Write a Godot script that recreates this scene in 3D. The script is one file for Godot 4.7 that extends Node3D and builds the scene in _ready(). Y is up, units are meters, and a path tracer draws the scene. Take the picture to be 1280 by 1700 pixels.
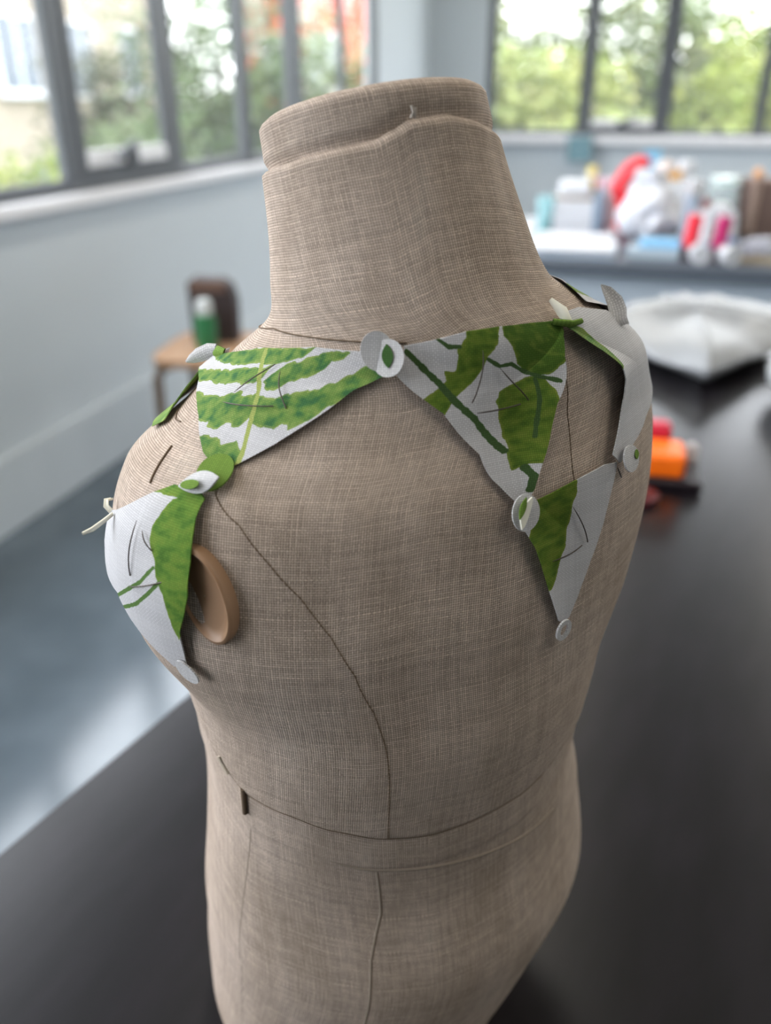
extends Node3D
# A half-scale linen dress form on a dark worktable in a bright studio, with printed fabric triangles pinned round its shoulders.

const LAMP := 2.15       # strength of each ceiling panel
var used := {}

# ------------------------------------------------------------------ mesh building
class MB:
	var v := PackedVector3Array()
	var n := PackedVector3Array()
	var uv := PackedVector2Array()
	var uv2 := PackedVector2Array()
	var col := PackedColorArray()
	var idx := PackedInt32Array()
	var has_col := false

	func vert(p: Vector3, nn: Vector3, t := Vector2.ZERO, t2 := Vector2.ZERO, c := Color.WHITE) -> int:
		v.append(p); n.append(nn); uv.append(t); uv2.append(t2); col.append(c)
		return v.size() - 1

	# flat polygon whose outside is away from «inside»
	func face(pts: Array, inside: Vector3) -> void:
		var nn: Vector3 = (pts[1] - pts[0]).cross(pts[2] - pts[0])
		if nn.length_squared() < 1e-18:
			return
		nn = nn.normalized()
		var mid := Vector3.ZERO
		for p in pts: mid += p
		mid /= pts.size()
		var turned: bool = nn.dot(mid - inside) < 0.0
		if turned: nn = -nn
		var ax := nn.cross(Vector3.UP if absf(nn.y) < 0.9 else Vector3.RIGHT).normalized()
		var ay := nn.cross(ax)
		var base := v.size()
		for p in pts:
			vert(p, nn, Vector2(p.dot(ax), p.dot(ay)))
		for k in range(1, pts.size() - 1):
			if turned: idx.append_array([base, base + k, base + k + 1])
			else: idx.append_array([base, base + k + 1, base + k])

	func box(at: Vector3, size: Vector3, turn := Basis.IDENTITY, bevel := 0.003) -> void:
		var h := size * 0.5
		var b := minf(bevel, minf(h.x, minf(h.y, h.z)) * 0.45)
		var P := func(x: float, y: float, z: float) -> Vector3: return at + turn * Vector3(x, y, z)
		for s in [-1.0, 1.0]:
			var sx: float = s
			face([P.call(sx * h.x, -h.y + b, -h.z + b), P.call(sx * h.x, h.y - b, -h.z + b), P.call(sx * h.x, h.y - b, h.z - b), P.call(sx * h.x, -h.y + b, h.z - b)], at)
			face([P.call(-h.x + b, sx * h.y, -h.z + b), P.call(h.x - b, sx * h.y, -h.z + b), P.call(h.x - b, sx * h.y, h.z - b), P.call(-h.x + b, sx * h.y, h.z - b)], at)
			face([P.call(-h.x + b, -h.y + b, sx * h.z), P.call(h.x - b, -h.y + b, sx * h.z), P.call(h.x - b, h.y - b, sx * h.z), P.call(-h.x + b, h.y - b, sx * h.z)], at)
			for s2 in [-1.0, 1.0]:
				var sy: float = s2
				face([P.call(sx * h.x, sy * (h.y - b), -h.z + b), P.call(sx * h.x, sy * (h.y - b), h.z - b), P.call(sx * (h.x - b), sy * h.y, h.z - b), P.call(sx * (h.x - b), sy * h.y, -h.z + b)], at)
				face([P.call(sx * h.x, -h.y + b, sy * (h.z - b)), P.call(sx * h.x, h.y - b, sy * (h.z - b)), P.call(sx * (h.x - b), h.y - b, sy * h.z), P.call(sx * (h.x - b), -h.y + b, sy * h.z)], at)
				face([P.call(-h.x + b, sx * h.y, sy * (h.z - b)), P.call(h.x - b, sx * h.y, sy * (h.z - b)), P.call(h.x - b, sx * (h.y - b), sy * h.z), P.call(-h.x + b, sx * (h.y - b), sy * h.z)], at)
				for s3 in [-1.0, 1.0]:
					var sz: float = s3
					face([P.call(sx * h.x, sy * (h.y - b), sz * (h.z - b)), P.call(sx * (h.x - b), sy * h.y, sz * (h.z - b)), P.call(sx * (h.x - b), sy * (h.y - b), sz * h.z)], at)

	# smooth sheet of rows × columns; «inside» decides which side is out
	func grid(rows: Array, uvs: Array, closed: bool, inside: Vector3, uvs2: Array = [], cols: Array = []) -> void:
		var R := rows.size()
		var Cn: int = rows[0].size()
		var nn := PackedVector3Array()
		nn.resize(R * Cn)
		var vote := 0.0
		for r in R - 1:
			var ra: PackedVector3Array = rows[r]
			var rb: PackedVector3Array = rows[r + 1]
			for c in Cn - 1:
				var f := (rb[c + 1] - ra[c]).cross(ra[c + 1] - rb[c])
				nn[r * Cn + c] += f; nn[r * Cn + c + 1] += f
				nn[(r + 1) * Cn + c] += f; nn[(r + 1) * Cn + c + 1] += f
				vote += f.dot(ra[c] - inside)
		var sgn := 1.0 if vote >= 0.0 else -1.0
		if closed:
			for r in R:
				var sum := nn[r * Cn] + nn[r * Cn + Cn - 1]
				nn[r * Cn] = sum; nn[r * Cn + Cn - 1] = sum
		var base := v.size()
		for r in R:
			var row: PackedVector3Array = rows[r]
			for c in Cn:
				var q := nn[r * Cn + c]
				vert(row[c], (q * sgn).normalized() if q.length_squared() > 1e-24 else Vector3.UP, uvs[r][c] if uvs.size() else Vector2(c, r), uvs2[r][c] if uvs2.size() else Vector2.ZERO, cols[r][c] if cols.size() else Color.WHITE)
		if cols.size(): has_col = true
		for r in R - 1:
			for c in Cn - 1:
				var a := base + r * Cn + c
				var b := a + 1
				var d := a + Cn
				var e := d + 1
				# f above points along (e-a)x(b-d): with sgn>0 the order a,d,e / a,e,b is counter-clockwise reversed for Godot
				if sgn > 0.0: idx.append_array([a, b, e, a, e, d])
				else: idx.append_array([a, e, b, a, d, e])

	# profile of [radius, height] turned round the y axis of xf; radii may be scaled to an oval by sx, sz
	func lathe(profile: Array, seg := 28, xf := Transform3D(), sx := 1.0, sz := 1.0) -> void:
		var rows := []
		var uvs := []
		for p in profile:
			var row := PackedVector3Array()
			var u := PackedVector2Array()
			for k in seg + 1:
				var t := TAU * k / seg
				row.append(xf * Vector3(cos(t) * p[0] * sx, p[1], sin(t) * p[0] * sz))
				u.append(Vector2(float(k) / seg, p[1]))
			rows.append(row); uvs.append(u)
		# split where the profile turns sharply so that rims stay crisp
		var from := 0
		for k in range(1, profile.size()):
			var cut := k == profile.size() - 1
			if not cut:
				var d1 := Vector2(profile[k][0] - profile[k - 1][0], profile[k][1] - profile[k - 1][1]).normalized()
				var d2 := Vector2(profile[k + 1][0] - profile[k][0], profile[k + 1][1] - profile[k][1]).normalized()
				cut = d1.dot(d2) < 0.72
			if cut:
				var seam_in := Vector3.ZERO
				for q in range(from, k + 1): seam_in += Vector3(0, profile[q][1], 0)
				seam_in /= (k + 1 - from)
				# walk direction tells the outside: profile runs bottom to top along the outside
				var mid := Vector2(profile[from][0] + profile[k][0], profile[from][1] + profile[k][1]) * 0.5
				var dirv := Vector2(profile[k][0] - profile[from][0], profile[k][1] - profile[from][1])
				var outv := Vector2(dirv.y, -dirv.x).normalized()
				var q2 := mid - outv * 10.0
				_lathe_piece(rows.slice(from, k + 1), uvs.slice(from, k + 1), xf, Vector2(outv.x, outv.y), q2)
				from = k

	func _lathe_piece(rows: Array, uvs: Array, xf: Transform3D, outv: Vector2, _q: Vector2) -> void:
		var base := v.size()
		grid(rows, uvs, true, xf.origin)
		# the vote above is made against the centre; turn the piece if its normals run against outv
		var Cn: int = rows[0].size()
		var k := base + (rows.size() / 2) * Cn
		var want: Vector3 = xf.basis * Vector3(outv.x, outv.y, 0.0)
		if n[k].dot(want) < 0.0:
			for q in range(base, v.size()): n[q] = -n[q]
			var first := idx.size() - (rows.size() - 1) * (Cn - 1) * 6
			for t in range(first, idx.size(), 3):
				var sw := idx[t + 1]
				idx[t + 1] = idx[t + 2]; idx[t + 2] = sw

	func tube(path: Array, radius, seg := 8, caps := true) -> void:
		var m := path.size()
		var rows := []
		var uvs := []
		var up := Vector3.ZERO
		var walk := 0.0
		for i in m:
			var t: Vector3 = (path[mini(i + 1, m - 1)] - path[maxi(i - 1, 0)]).normalized()
			if up == Vector3.ZERO: up = t.cross(Vector3.UP if absf(t.y) < 0.9 else Vector3.RIGHT).normalized()
			up = (up - t * up.dot(t)).normalized()
			var sd := t.cross(up)
			var rad: float = radius[i] if radius is Array else radius
			if i > 0: walk += (path[i] - path[i - 1]).length()
			var row := PackedVector3Array()
			var u := PackedVector2Array()
			for k in seg + 1:
				var a := TAU * k / seg
				row.append(path[i] + (up * cos(a) + sd * sin(a)) * rad)
				u.append(Vector2(float(k) / seg, walk))
			rows.append(row); uvs.append(u)
		# outside of a tube: away from its own axis, so vote ring by ring
		var base := v.size()
		grid(rows, uvs, true, path[0])
		if n[base].dot(rows[0][0] - path[0]) < 0.0:
			for q in range(base, v.size()): n[q] = -n[q]
			var first := idx.size() - (m - 1) * seg * 6
			for t in range(first, idx.size(), 3):
				var sw := idx[t + 1]
				idx[t + 1] = idx[t + 2]; idx[t + 2] = sw
		if caps:
			face(Array(rows[0].slice(0, seg)), path[1])
			face(Array(rows[m - 1].slice(0, seg)), path[m - 2])

	# outline in the xz plane of xf pulled up to height
	func prism(outline: PackedVector2Array, height: float, xf := Transform3D()) -> void:
		var tri := Geometry2D.triangulate_polygon(outline)
		var mid := Vector2.ZERO
		for p in outline: mid += p
		mid /= outline.size()
		var centre := xf * Vector3(mid.x, height * 0.5, mid.y)
		for t in range(0, tri.size(), 3):
			for y in [0.0, height]:
				var yy: float = y
				var q := []
				for k in 3: q.append(xf * Vector3(outline[tri[t + k]].x, yy, outline[tri[t + k]].y))
				face(q, (q[0] + q[1] + q[2]) / 3.0 + xf.basis.y * (height * 0.5 - yy))
		var ccw := not Geometry2D.is_polygon_clockwise(outline)
		for k in outline.size():
			var a := outline[k]
			var b := outline[(k + 1) % outline.size()]
			var e := b - a
			var outw := Vector2(e.y, -e.x) * (1.0 if ccw else -1.0)
			var m := (a + b) * 0.5 - outw.normalized() * 0.01
			face([xf * Vector3(a.x, 0, a.y), xf * Vector3(b.x, 0, b.y), xf * Vector3(b.x, height, b.y), xf * Vector3(a.x, height, a.y)], xf * Vector3(m.x, height * 0.5, m.y))

	# crumpled closed lump, flattened where it lies
	func lump(at: Vector3, r: Vector3, rough: float, freq: float, sd: int, turn := 0.0, rows_n := 40, cols_n := 64, corners := 0.0) -> void:
		var nz := FastNoiseLite.new()
		nz.seed = sd; nz.frequency = freq; nz.noise_type = FastNoiseLite.TYPE_CELLULAR
		nz.cellular_return_type = FastNoiseLite.RETURN_DISTANCE2_SUB
		nz.fractal_octaves = 2
		var n2 := FastNoiseLite.new()
		n2.seed = sd + 5; n2.frequency = freq * 0.5
		var rows := []
		var uvs := []
		for i in rows_n + 1:
			var ph := PI * i / rows_n
			var row := PackedVector3Array()
			var u := PackedVector2Array()
			for k in cols_n + 1:
				var th := TAU * k / cols_n
				var dir := Vector3(sin(ph) * cos(th), cos(ph), sin(ph) * sin(th))
				var q := dir * 10.0
				var w := 1.0 + rough * (nz.get_noise_3dv(q) * 0.9 + n2.get_noise_3dv(q) * 1.3)
				w *= lerpf(1.0, 1.25 / (absf(cos(th)) + absf(sin(th))), corners)
				var p := Vector3(dir.x * r.x, dir.y * r.y, dir.z * r.z) * w
				p.y = maxf(p.y, -r.y * 0.75)
				row.append(at + p.rotated(Vector3.UP, turn))
				u.append(Vector2(float(k) / cols_n, float(i) / rows_n))
			rows.append(row); uvs.append(u)
		grid(rows, uvs, true, at)

	func mesh() -> ArrayMesh:
		var a := []
		a.resize(Mesh.ARRAY_MAX)
		a[Mesh.ARRAY_VERTEX] = v; a[Mesh.ARRAY_NORMAL] = n; a[Mesh.ARRAY_TEX_UV] = uv; a[Mesh.ARRAY_TEX_UV2] = uv2; a[Mesh.ARRAY_INDEX] = idx
		if has_col: a[Mesh.ARRAY_COLOR] = col
		var m := ArrayMesh.new()
		m.add_surface_from_arrays(Mesh.PRIMITIVE_TRIANGLES, a)
		return m

# ------------------------------------------------------------------ naming
func numbered(called: String) -> String:
	if not used.has(called):
		used[called] = 0
		return called
	used[called] += 1
	return "%s_%03d" % [called, used[called]]

func tag(o: Node, label: String, category: String, group := "") -> Node:
	o.set_meta("label", label); o.set_meta("category", category)
	if group: o.set_meta("group", group)
	return o

func thing(called: String, label: String, category: String, at := Vector3.ZERO, turn := 0.0, group := "") -> Node3D:
	var o := Node3D.new()
	o.name = numbered(called)
	add_child(o, true)
	o.position = at
	o.rotation.y = turn
	tag(o, label, category, group)
	return o

func obj(called: String, mb: MB, mat: Material, parent: Node = self) -> MeshInstance3D:
	var o := MeshInstance3D.new()
	o.name = numbered(called) if parent == self else called
	o.mesh = mb.mesh()
	o.material_override = mat
	o.cast_shadow = GeometryInstance3D.SHADOW_CASTING_SETTING_ON
	parent.add_child(o, true)
	return o

func struct(called: String, mb: MB, mat: Material) -> MeshInstance3D:
	var o := obj(called, mb, mat)
	o.set_meta("kind", "structure")
	return o

func boxed(at: Vector3, size: Vector3, bevel := 0.003, turn := Basis.IDENTITY) -> MB:
	var m := MB.new()
	m.box(at, size, turn, bevel)
	return m

func mat(c: Color, rough := 0.7, metal := 0.0, spec := 0.5) -> StandardMaterial3D:
	var m := StandardMaterial3D.new()
	m.albedo_color = c; m.roughness = rough; m.metallic = metal; m.metallic_specular = spec
	return m

func clear_mat(c: Color, alpha: float, rough := 0.1) -> StandardMaterial3D:
	var m := mat(Color(c.r, c.g, c.b, alpha), rough)
	m.transparency = BaseMaterial3D.TRANSPARENCY_ALPHA
	return m

# ------------------------------------------------------------------ textures
# linen of single threads: uneven brightness along and across, dark gaps in between
func linen_maps(side: int, threads: int, sd: int) -> Array:
	var rng := RandomNumberGenerator.new()
	rng.seed = sd
	var cell := side / threads
	var warp := PackedFloat32Array()
	var weft := PackedFloat32Array()
	for k in threads:
		warp.append(rng.randf_range(0.92, 1.04) + (0.05 if rng.randf() < 0.06 else 0.0))
		weft.append(rng.randf_range(0.92, 1.04) + (0.06 if rng.randf() < 0.05 else 0.0))
	var blocks := 32
	var wslub := PackedFloat32Array()
	var fslub := PackedFloat32Array()
	for k in threads * blocks:
		wslub.append(rng.randf_range(-0.08, 0.08))
		fslub.append(rng.randf_range(-0.08, 0.08))
	var bump := PackedFloat32Array()
	for k in cell: bump.append(sqrt(maxf(0.0, sin(PI * (k + 0.5) / cell))))
	var alb := PackedByteArray()
	alb.resize(side * side * 3)
	var hgt := PackedByteArray()
	hgt.resize(side * side)
	var bs := float(blocks) / side
	for y in side:
		var j := y / cell
		var ky := y % cell
		var by := bump[ky]
		var fy := y * bs
		var b0 := int(fy) % blocks
		var b1 := (b0 + 1) % blocks
		var ty := fy - int(fy)
		for x in side:
			var i := x / cell
			var kx := x % cell
			var bx := bump[kx]
			var fx := x * bs
			var a0 := int(fx) % blocks
			var a1 := (a0 + 1) % blocks
			var tx := fx - int(fx)
			var over_warp := (i + j) % 2 == 0
			var hw := bx * (0.62 + 0.38 * (by if over_warp else 1.0 - by * 0.75))
			var hf := by * (0.62 + 0.38 * (bx if not over_warp else 1.0 - bx * 0.75))
			var h := maxf(hw, hf)
			var tone: float
			if hw > hf: tone = warp[i] + lerpf(wslub[i * blocks + b0], wslub[i * blocks + b1], ty)
			else: tone = weft[j] + lerpf(fslub[j * blocks + a0], fslub[j * blocks + a1], tx)
			var g := (0.50 + 0.50 * h * h) * tone
			var at := (y * side + x) * 3
			var dark := 1.0 - h
			alb[at] = clampi(int(226.0 * g), 0, 255)
			alb[at + 1] = clampi(int((213.0 - 8.0 * dark) * g), 0, 255)
			alb[at + 2] = clampi(int((198.0 - 16.0 * dark) * g), 0, 255)
			hgt[y * side + x] = clampi(int(h * 255.0), 0, 255)
	var im := Image.create_from_data(side, side, false, Image.FORMAT_RGB8, alb)
	var hm := Image.create_from_data(side, side, false, Image.FORMAT_L8, hgt)
	hm.bump_map_to_normal_map(3.0)
	return [ImageTexture.create_from_image(im), ImageTexture.create_from_image(hm)]

# plain cotton weave as a grey multiplier
func cotton_map(side: int, threads: int, low: float) -> ImageTexture:
	var cell := side / threads
	var px := PackedByteArray()
	px.resize(side * side * 3)
	var rng := RandomNumberGenerator.new()
	rng.seed = 77
	var tone := PackedFloat32Array()
	for k in threads * 2: tone.append(rng.randf_range(0.93, 1.0))
	for y in side:
		for x in side:
			var i := x / cell
			var j := y / cell
			var bx := sin(PI * ((x % cell) + 0.5) / cell)
			var by := sin(PI * ((y % cell) + 0.5) / cell)
			var over := (i + j) % 2 == 0
			var h := bx * (0.55 + 0.45 * by) if over else by * (0.5 + 0.5 * bx) * 0.92
			var g := (low + (1.0 - low) * h) * (tone[i] if over else tone[threads + j])
			var b := clampi(int(255.0 * g), 0, 255)
			var at := (y * side + x) * 3
			px[at] = b; px[at + 1] = b; px[at + 2] = mini(255, b + 2)
	return ImageTexture.create_from_image(Image.create_from_data(side, side, false, Image.FORMAT_RGB8, px))

func noise_tex(c0: Color, c1: Color, freq: float, sd: int, side := 512, octaves := 4) -> NoiseTexture2D:
	var nz := FastNoiseLite.new()
	nz.seed = sd; nz.frequency = freq; nz.fractal_octaves = octaves
	var g := Gradient.new()
	g.set_color(0, c0); g.set_color(1, c1)
	var t := NoiseTexture2D.new()
	t.width = side; t.height = side; t.seamless = true; t.noise = nz; t.color_ramp = g
	return t

# ------------------------------------------------------------------ the dress form's surface
# one row a height: drop below the neck top, half width, depth to the back, depth to the front, sideways shift, shift to the back, roundness
var FORM := [
	[0.0024, 0.0303, 0.0285, 0.0285, 0.0118, -0.0126, 2.0],
	[0.012, 0.0314, 0.030, 0.029, 0.0100, -0.0118, 2.0],
	[0.030, 0.0349, 0.031, 0.031, 0.0068, -0.0069, 2.0],
	[0.045, 0.0392, 0.033, 0.034, 0.0039, -0.0026, 2.0],
	[0.056, 0.0495, 0.036, 0.040, -0.0038, 0.0, 2.0],
	[0.066, 0.0624, 0.040, 0.045, -0.0057, -0.002, 2.1],
	[0.078, 0.0717, 0.044, 0.048, -0.0017, -0.003, 2.2],
	[0.092, 0.0815, 0.050, 0.052, 0.0060, -0.0027, 2.3],
	[0.110, 0.0840, 0.055, 0.058, 0.0090, -0.0041, 2.4],
	[0.135, 0.0807, 0.058, 0.062, 0.0111, -0.0039, 2.4],
	[0.165, 0.0693, 0.058, 0.064, 0.0096, -0.0025, 2.3],
	[0.200, 0.0669, 0.053, 0.060, 0.0100, -0.0004, 2.2],
	[0.232, 0.0723, 0.050, 0.055, 0.0079, 0.0009, 2.1],
	[0.265, 0.0760, 0.056, 0.060, 0.0075, 0.0008, 2.1],
	[0.300, 0.0709, 0.062, 0.062, 0.0132, -0.0068, 2.1],
	[0.335, 0.0587, 0.062, 0.060, 0.0259, -0.0091, 2.1],
]
const FORM_TOP := 0.0024
const FORM_LOW := 0.335
const STEPS := 800
var form_table: Array[PackedFloat32Array] = []

func prepare_form() -> void:
	var m := FORM.size()
	for j in range(1, 7):
		var slopes := PackedFloat32Array()
		slopes.resize(m)
		for i in range(1, m - 1):
			var h0: float = FORM[i][0] - FORM[i - 1][0]
			var h1: float = FORM[i + 1][0] - FORM[i][0]
			var d0: float = (FORM[i][j] - FORM[i - 1][j]) / h0
			var d1: float = (FORM[i + 1][j] - FORM[i][j]) / h1
			if d0 * d1 > 0.0:
				var w1 := 2.0 * h1 + h0
				var w2 := h1 + 2.0 * h0
				slopes[i] = (w1 + w2) / (w1 / d0 + w2 / d1)
		slopes[0] = (FORM[1][j] - FORM[0][j]) / (FORM[1][0] - FORM[0][0])
		slopes[m - 1] = (FORM[m - 1][j] - FORM[m - 2][j]) / (FORM[m - 1][0] - FORM[m - 2][0])
		var out := PackedFloat32Array()
		var seg := 0
		for s in STEPS + 1:
			var x := lerpf(FORM_TOP, FORM_LOW, float(s) / STEPS)
			while seg < m - 2 and x > FORM[seg + 1][0]: seg += 1
			var h: float = FORM[seg + 1][0] - FORM[seg][0]
			var t: float = (x - FORM[seg][0]) / h
			var y0: float = FORM[seg][j]
			var y1: float = FORM[seg + 1][j]
			out.append((2 * t * t * t - 3 * t * t + 1) * y0 + (t * t * t - 2 * t * t + t) * h * slopes[seg] + (3 * t * t - 2 * t * t * t) * y1 + (t * t * t - t * t) * h * slopes[seg + 1])
		form_table.append(out)

# point of the form's skin: th degrees round from the back's middle towards its left arm, d metres below the neck top, off metres outside the skin
func skin(th: float, d: float, off := 0.0) -> Vector3:
	var f := clampf((d - FORM_TOP) / (FORM_LOW - FORM_TOP) * STEPS, 0.0, STEPS - 0.001)
	var i := int(f)
	var t := f - i
	var a := lerpf(form_table[0][i], form_table[0][i + 1], t)
	var bb := lerpf(form_table[1][i], form_table[1][i + 1], t)
	var bf := lerpf(form_table[2][i], form_table[2][i + 1], t)
	var cl := lerpf(form_table[3][i], form_table[3][i + 1], t)
	var cb := lerpf(form_table[4][i], form_table[4][i + 1], t)
	var nn := lerpf(form_table[5][i], form_table[5][i + 1], t)
	var r := deg_to_rad(th)
	var s := sin(r)
	var c := cos(r)
	var l := cl + (a + off) * signf(s) * pow(absf(s), 2.0 / nn)
	var b := cb + ((bb if c > 0.0 else bf) + off) * signf(c) * pow(absf(c), 2.0 / nn)
	var w := clampf((0.05 - d) / 0.06, 0.0, 1.0)
	w = w * w * (3.0 - 2.0 * w)
	var up := -d + w * (0.27 * (b - cb) - 0.09 * (l - cl))
	return Vector3(-l, FORM_LOW + 0.001 + up, b)

# axes lying on the skin: x to the right as one faces it, y up along it, z out of it
func skin_frame(th: float, d: float, off := 0.0) -> Transform3D:
	var p := skin(th, d, off)
	var x := (skin(th - 1.5, d, off) - skin(th + 1.5, d, off)).normalized()
	var y := (skin(th, d - 0.0015, off) - skin(th, d + 0.0015, off)).normalized()
	var z := x.cross(y).normalized()
	return Transform3D(Basis(x, z.cross(x).normalized(), z), p)

# heights of two seams round the body, in metres below the neck top, by degrees
func seam_at(points: Array, th: float) -> float:
	var x := fposmod(th, 360.0)
	for k in points.size() - 1:
		if x >= points[k][0] and x <= points[k + 1][0]:
			var t: float = (x - points[k][0]) / (points[k + 1][0] - points[k][0])
			t = t * t * (3.0 - 2.0 * t) * 0.5 + t * 0.5
			return lerpf(points[k][1], points[k + 1][1], t)
	return points[0][1]

var NECK_EDGE := [[0.0, 0.0098], [8.0, 0.0100], [16.8, 0.0116], [25.0, 0.0129], [38.0, 0.0132], [53.0, 0.0136], [73.0, 0.0145], [106.0, 0.0148], [180.0, 0.016], [250.0, 0.0152], [300.0, 0.0134], [319.0, 0.0118], [335.0, 0.0104], [350.0, 0.0095], [360.0, 0.0098]]
var WAIST := [[0.0, 0.2006], [7.4, 0.2008], [20.0, 0.1984], [33.0, 0.194], [47.4, 0.1896], [63.0, 0.1875], [74.0, 0.1804], [90.0, 0.172], [130.0, 0.170], [180.0, 0.175], [240.0, 0.172], [290.0, 0.178], [319.0, 0.1885], [327.0, 0.1905], [335.0, 0.1960], [344.0, 0.1987], [360.0, 0.2006]]

# a piece of the cover between two seams, with woven threads running round and down
func cover(top: Callable, low: Callable, rows_n: int, cols_n: int, off: Callable, tint_seed: int) -> MB:
	var tile := 0.086
	var nz := FastNoiseLite.new()
	nz.seed = tint_seed; nz.frequency = 38.0; nz.fractal_octaves = 4
	var rows := []
	var uvs := []
	var cols := []
	var down := PackedFloat32Array()
	down.resize(cols_n + 1)
	for r in rows_n + 1:
		var f := float(r) / rows_n
		var row := PackedVector3Array()
		var u := PackedVector2Array()
		var cc := PackedColorArray()
		for k in cols_n + 1:
			var th := -180.0 + 360.0 * k / cols_n
			var d0: float = top.call(th)
			var d1: float = low.call(th)
			var d := lerpf(d0, d1, f)
			row.append(skin(th, d, off.call(f, th)))
			var q := nz.get_noise_3dv(row[k] * Vector3(1.3, 0.4, 1.3))
			var g := 0.92 + 0.2 * q
			cc.append(Color(g * 0.985, g * (0.955 + 0.02 * q), g * (0.94 + 0.05 * q)))
		var start := cols_n / 2
		if r > 0:
			for k in cols_n + 1: down[k] += (row[k] - rows[r - 1][k]).length()
		u.resize(cols_n + 1)
		var walk := 0.0
		for k in range(start, cols_n + 1):
			if k > start: walk += (row[k] - row[k - 1]).length()
			u[k] = Vector2(-walk / tile, down[k] / tile)
		walk = 0.0
		for k in range(start - 1, -1, -1):
			walk += (row[k] - row[k + 1]).length()
			u[k] = Vector2(walk / tile, down[k] / tile)
		rows.append(row); uvs.append(u); cols.append(cc)
	var m := MB.new()
	m.grid(rows, uvs, true, skin(0, 0.2) * Vector3(0, 1, 0), [], cols)
	return m

# a line of sewing along the skin given by pairs degrees, millimetres
func sewn(pairs: Array, off: float, radius: float, dashes: float) -> MB:
	var pts := []
	for k in range(0, pairs.size() - 2, 2):
		for s in 8:
			var t := s / 8.0
			pts.append(skin(lerpf(pairs[k], pairs[k + 2], t), lerpf(pairs[k + 1], pairs[k + 3], t) * 0.001, off))
	pts.append(skin(pairs[pairs.size() - 2], pairs[pairs.size() - 1] * 0.001, off))
	var m := MB.new()
	if dashes <= 0.0:
		m.tube(pts, radius, 6)
		return m
	var c := Curve3D.new()
	for p in pts: c.add_point(p)
	var at := 0.0
	while at < c.get_baked_length():
		m.tube([c.sample_baked(at), c.sample_baked(at + dashes * 0.35), c.sample_baked(minf(at + dashes * 0.7, c.get_baked_length()))], radius, 6)
		at += dashes
	return m

# ------------------------------------------------------------------ printed cotton
const PX := 0.00010        # metres a texel of a print

class Print:
	var w: int
	var h: int
	var th0: float
	var d0: float
	var sx: float
	var sy: float
	var mask: PackedByteArray

	func to_px(th: float, d: float) -> Vector2:
		return Vector2((th0 - th) * sx, (d - d0) * sy)

	func fill(poly: PackedVector2Array, value: int) -> void:
		var lo := h
		var hi := 0
		for p in poly:
			lo = mini(lo, int(p.y)); hi = maxi(hi, int(p.y) + 1)
		for y in range(maxi(lo, 0), mini(hi + 1, h)):
			var yc := y + 0.5
			var cuts := []
			for k in poly.size():
				var a := poly[k]
				var b := poly[(k + 1) % poly.size()]
				if (a.y <= yc) != (b.y <= yc): cuts.append(a.x + (yc - a.y) / (b.y - a.y) * (b.x - a.x))
			cuts.sort()
			for k in range(0, cuts.size() - 1, 2):
				for x in range(maxi(int(cuts[k]), 0), mini(int(cuts[k + 1]) + 1, w)): mask[y * w + x] = value

	# leaf outline from pairs degrees, millimetres, with a brushed wavering edge
	func leaf(pairs: Array, value: int, waver: FastNoiseLite, amount: float) -> void:
		var pts := PackedVector2Array()
		var m := pairs.size() / 2
		for k in m:
			var a := to_px(pairs[2 * k], pairs[2 * k + 1])
			var q := (k + 1) % m
			var b := to_px(pairs[2 * q], pairs[2 * q + 1])
			var steps := maxi(2, int(a.distance_to(b) / 5.0))
			for s in steps:
				var p := a.lerp(b, float(s) / steps)
				pts.append(p + Vector2(waver.get_noise_2d(p.x, p.y), waver.get_noise_2d(p.x + 300.0, p.y)) * amount * 0.6)
		fill(pts, value)

	func stroke(pairs: Array, width: float, value: int, waver: FastNoiseLite) -> void:
		for k in range(0, pairs.size() - 2, 2):
			var a := to_px(pairs[k], pairs[k + 1])
			var b := to_px(pairs[k + 2], pairs[k + 3])
			var steps := maxi(2, int(a.distance_to(b) / 3.0))
			for s in steps + 1:
				var p := a.lerp(b, float(s) / steps)
				var r := width * (0.5 + 0.18 * waver.get_noise_2d(p.x * 2.0, p.y * 2.0))
				var c := PackedVector2Array()
				for q in 10: c.append(p + Vector2(cos(TAU * q / 10), sin(TAU * q / 10)) * r)
				fill(c, value)

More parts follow.
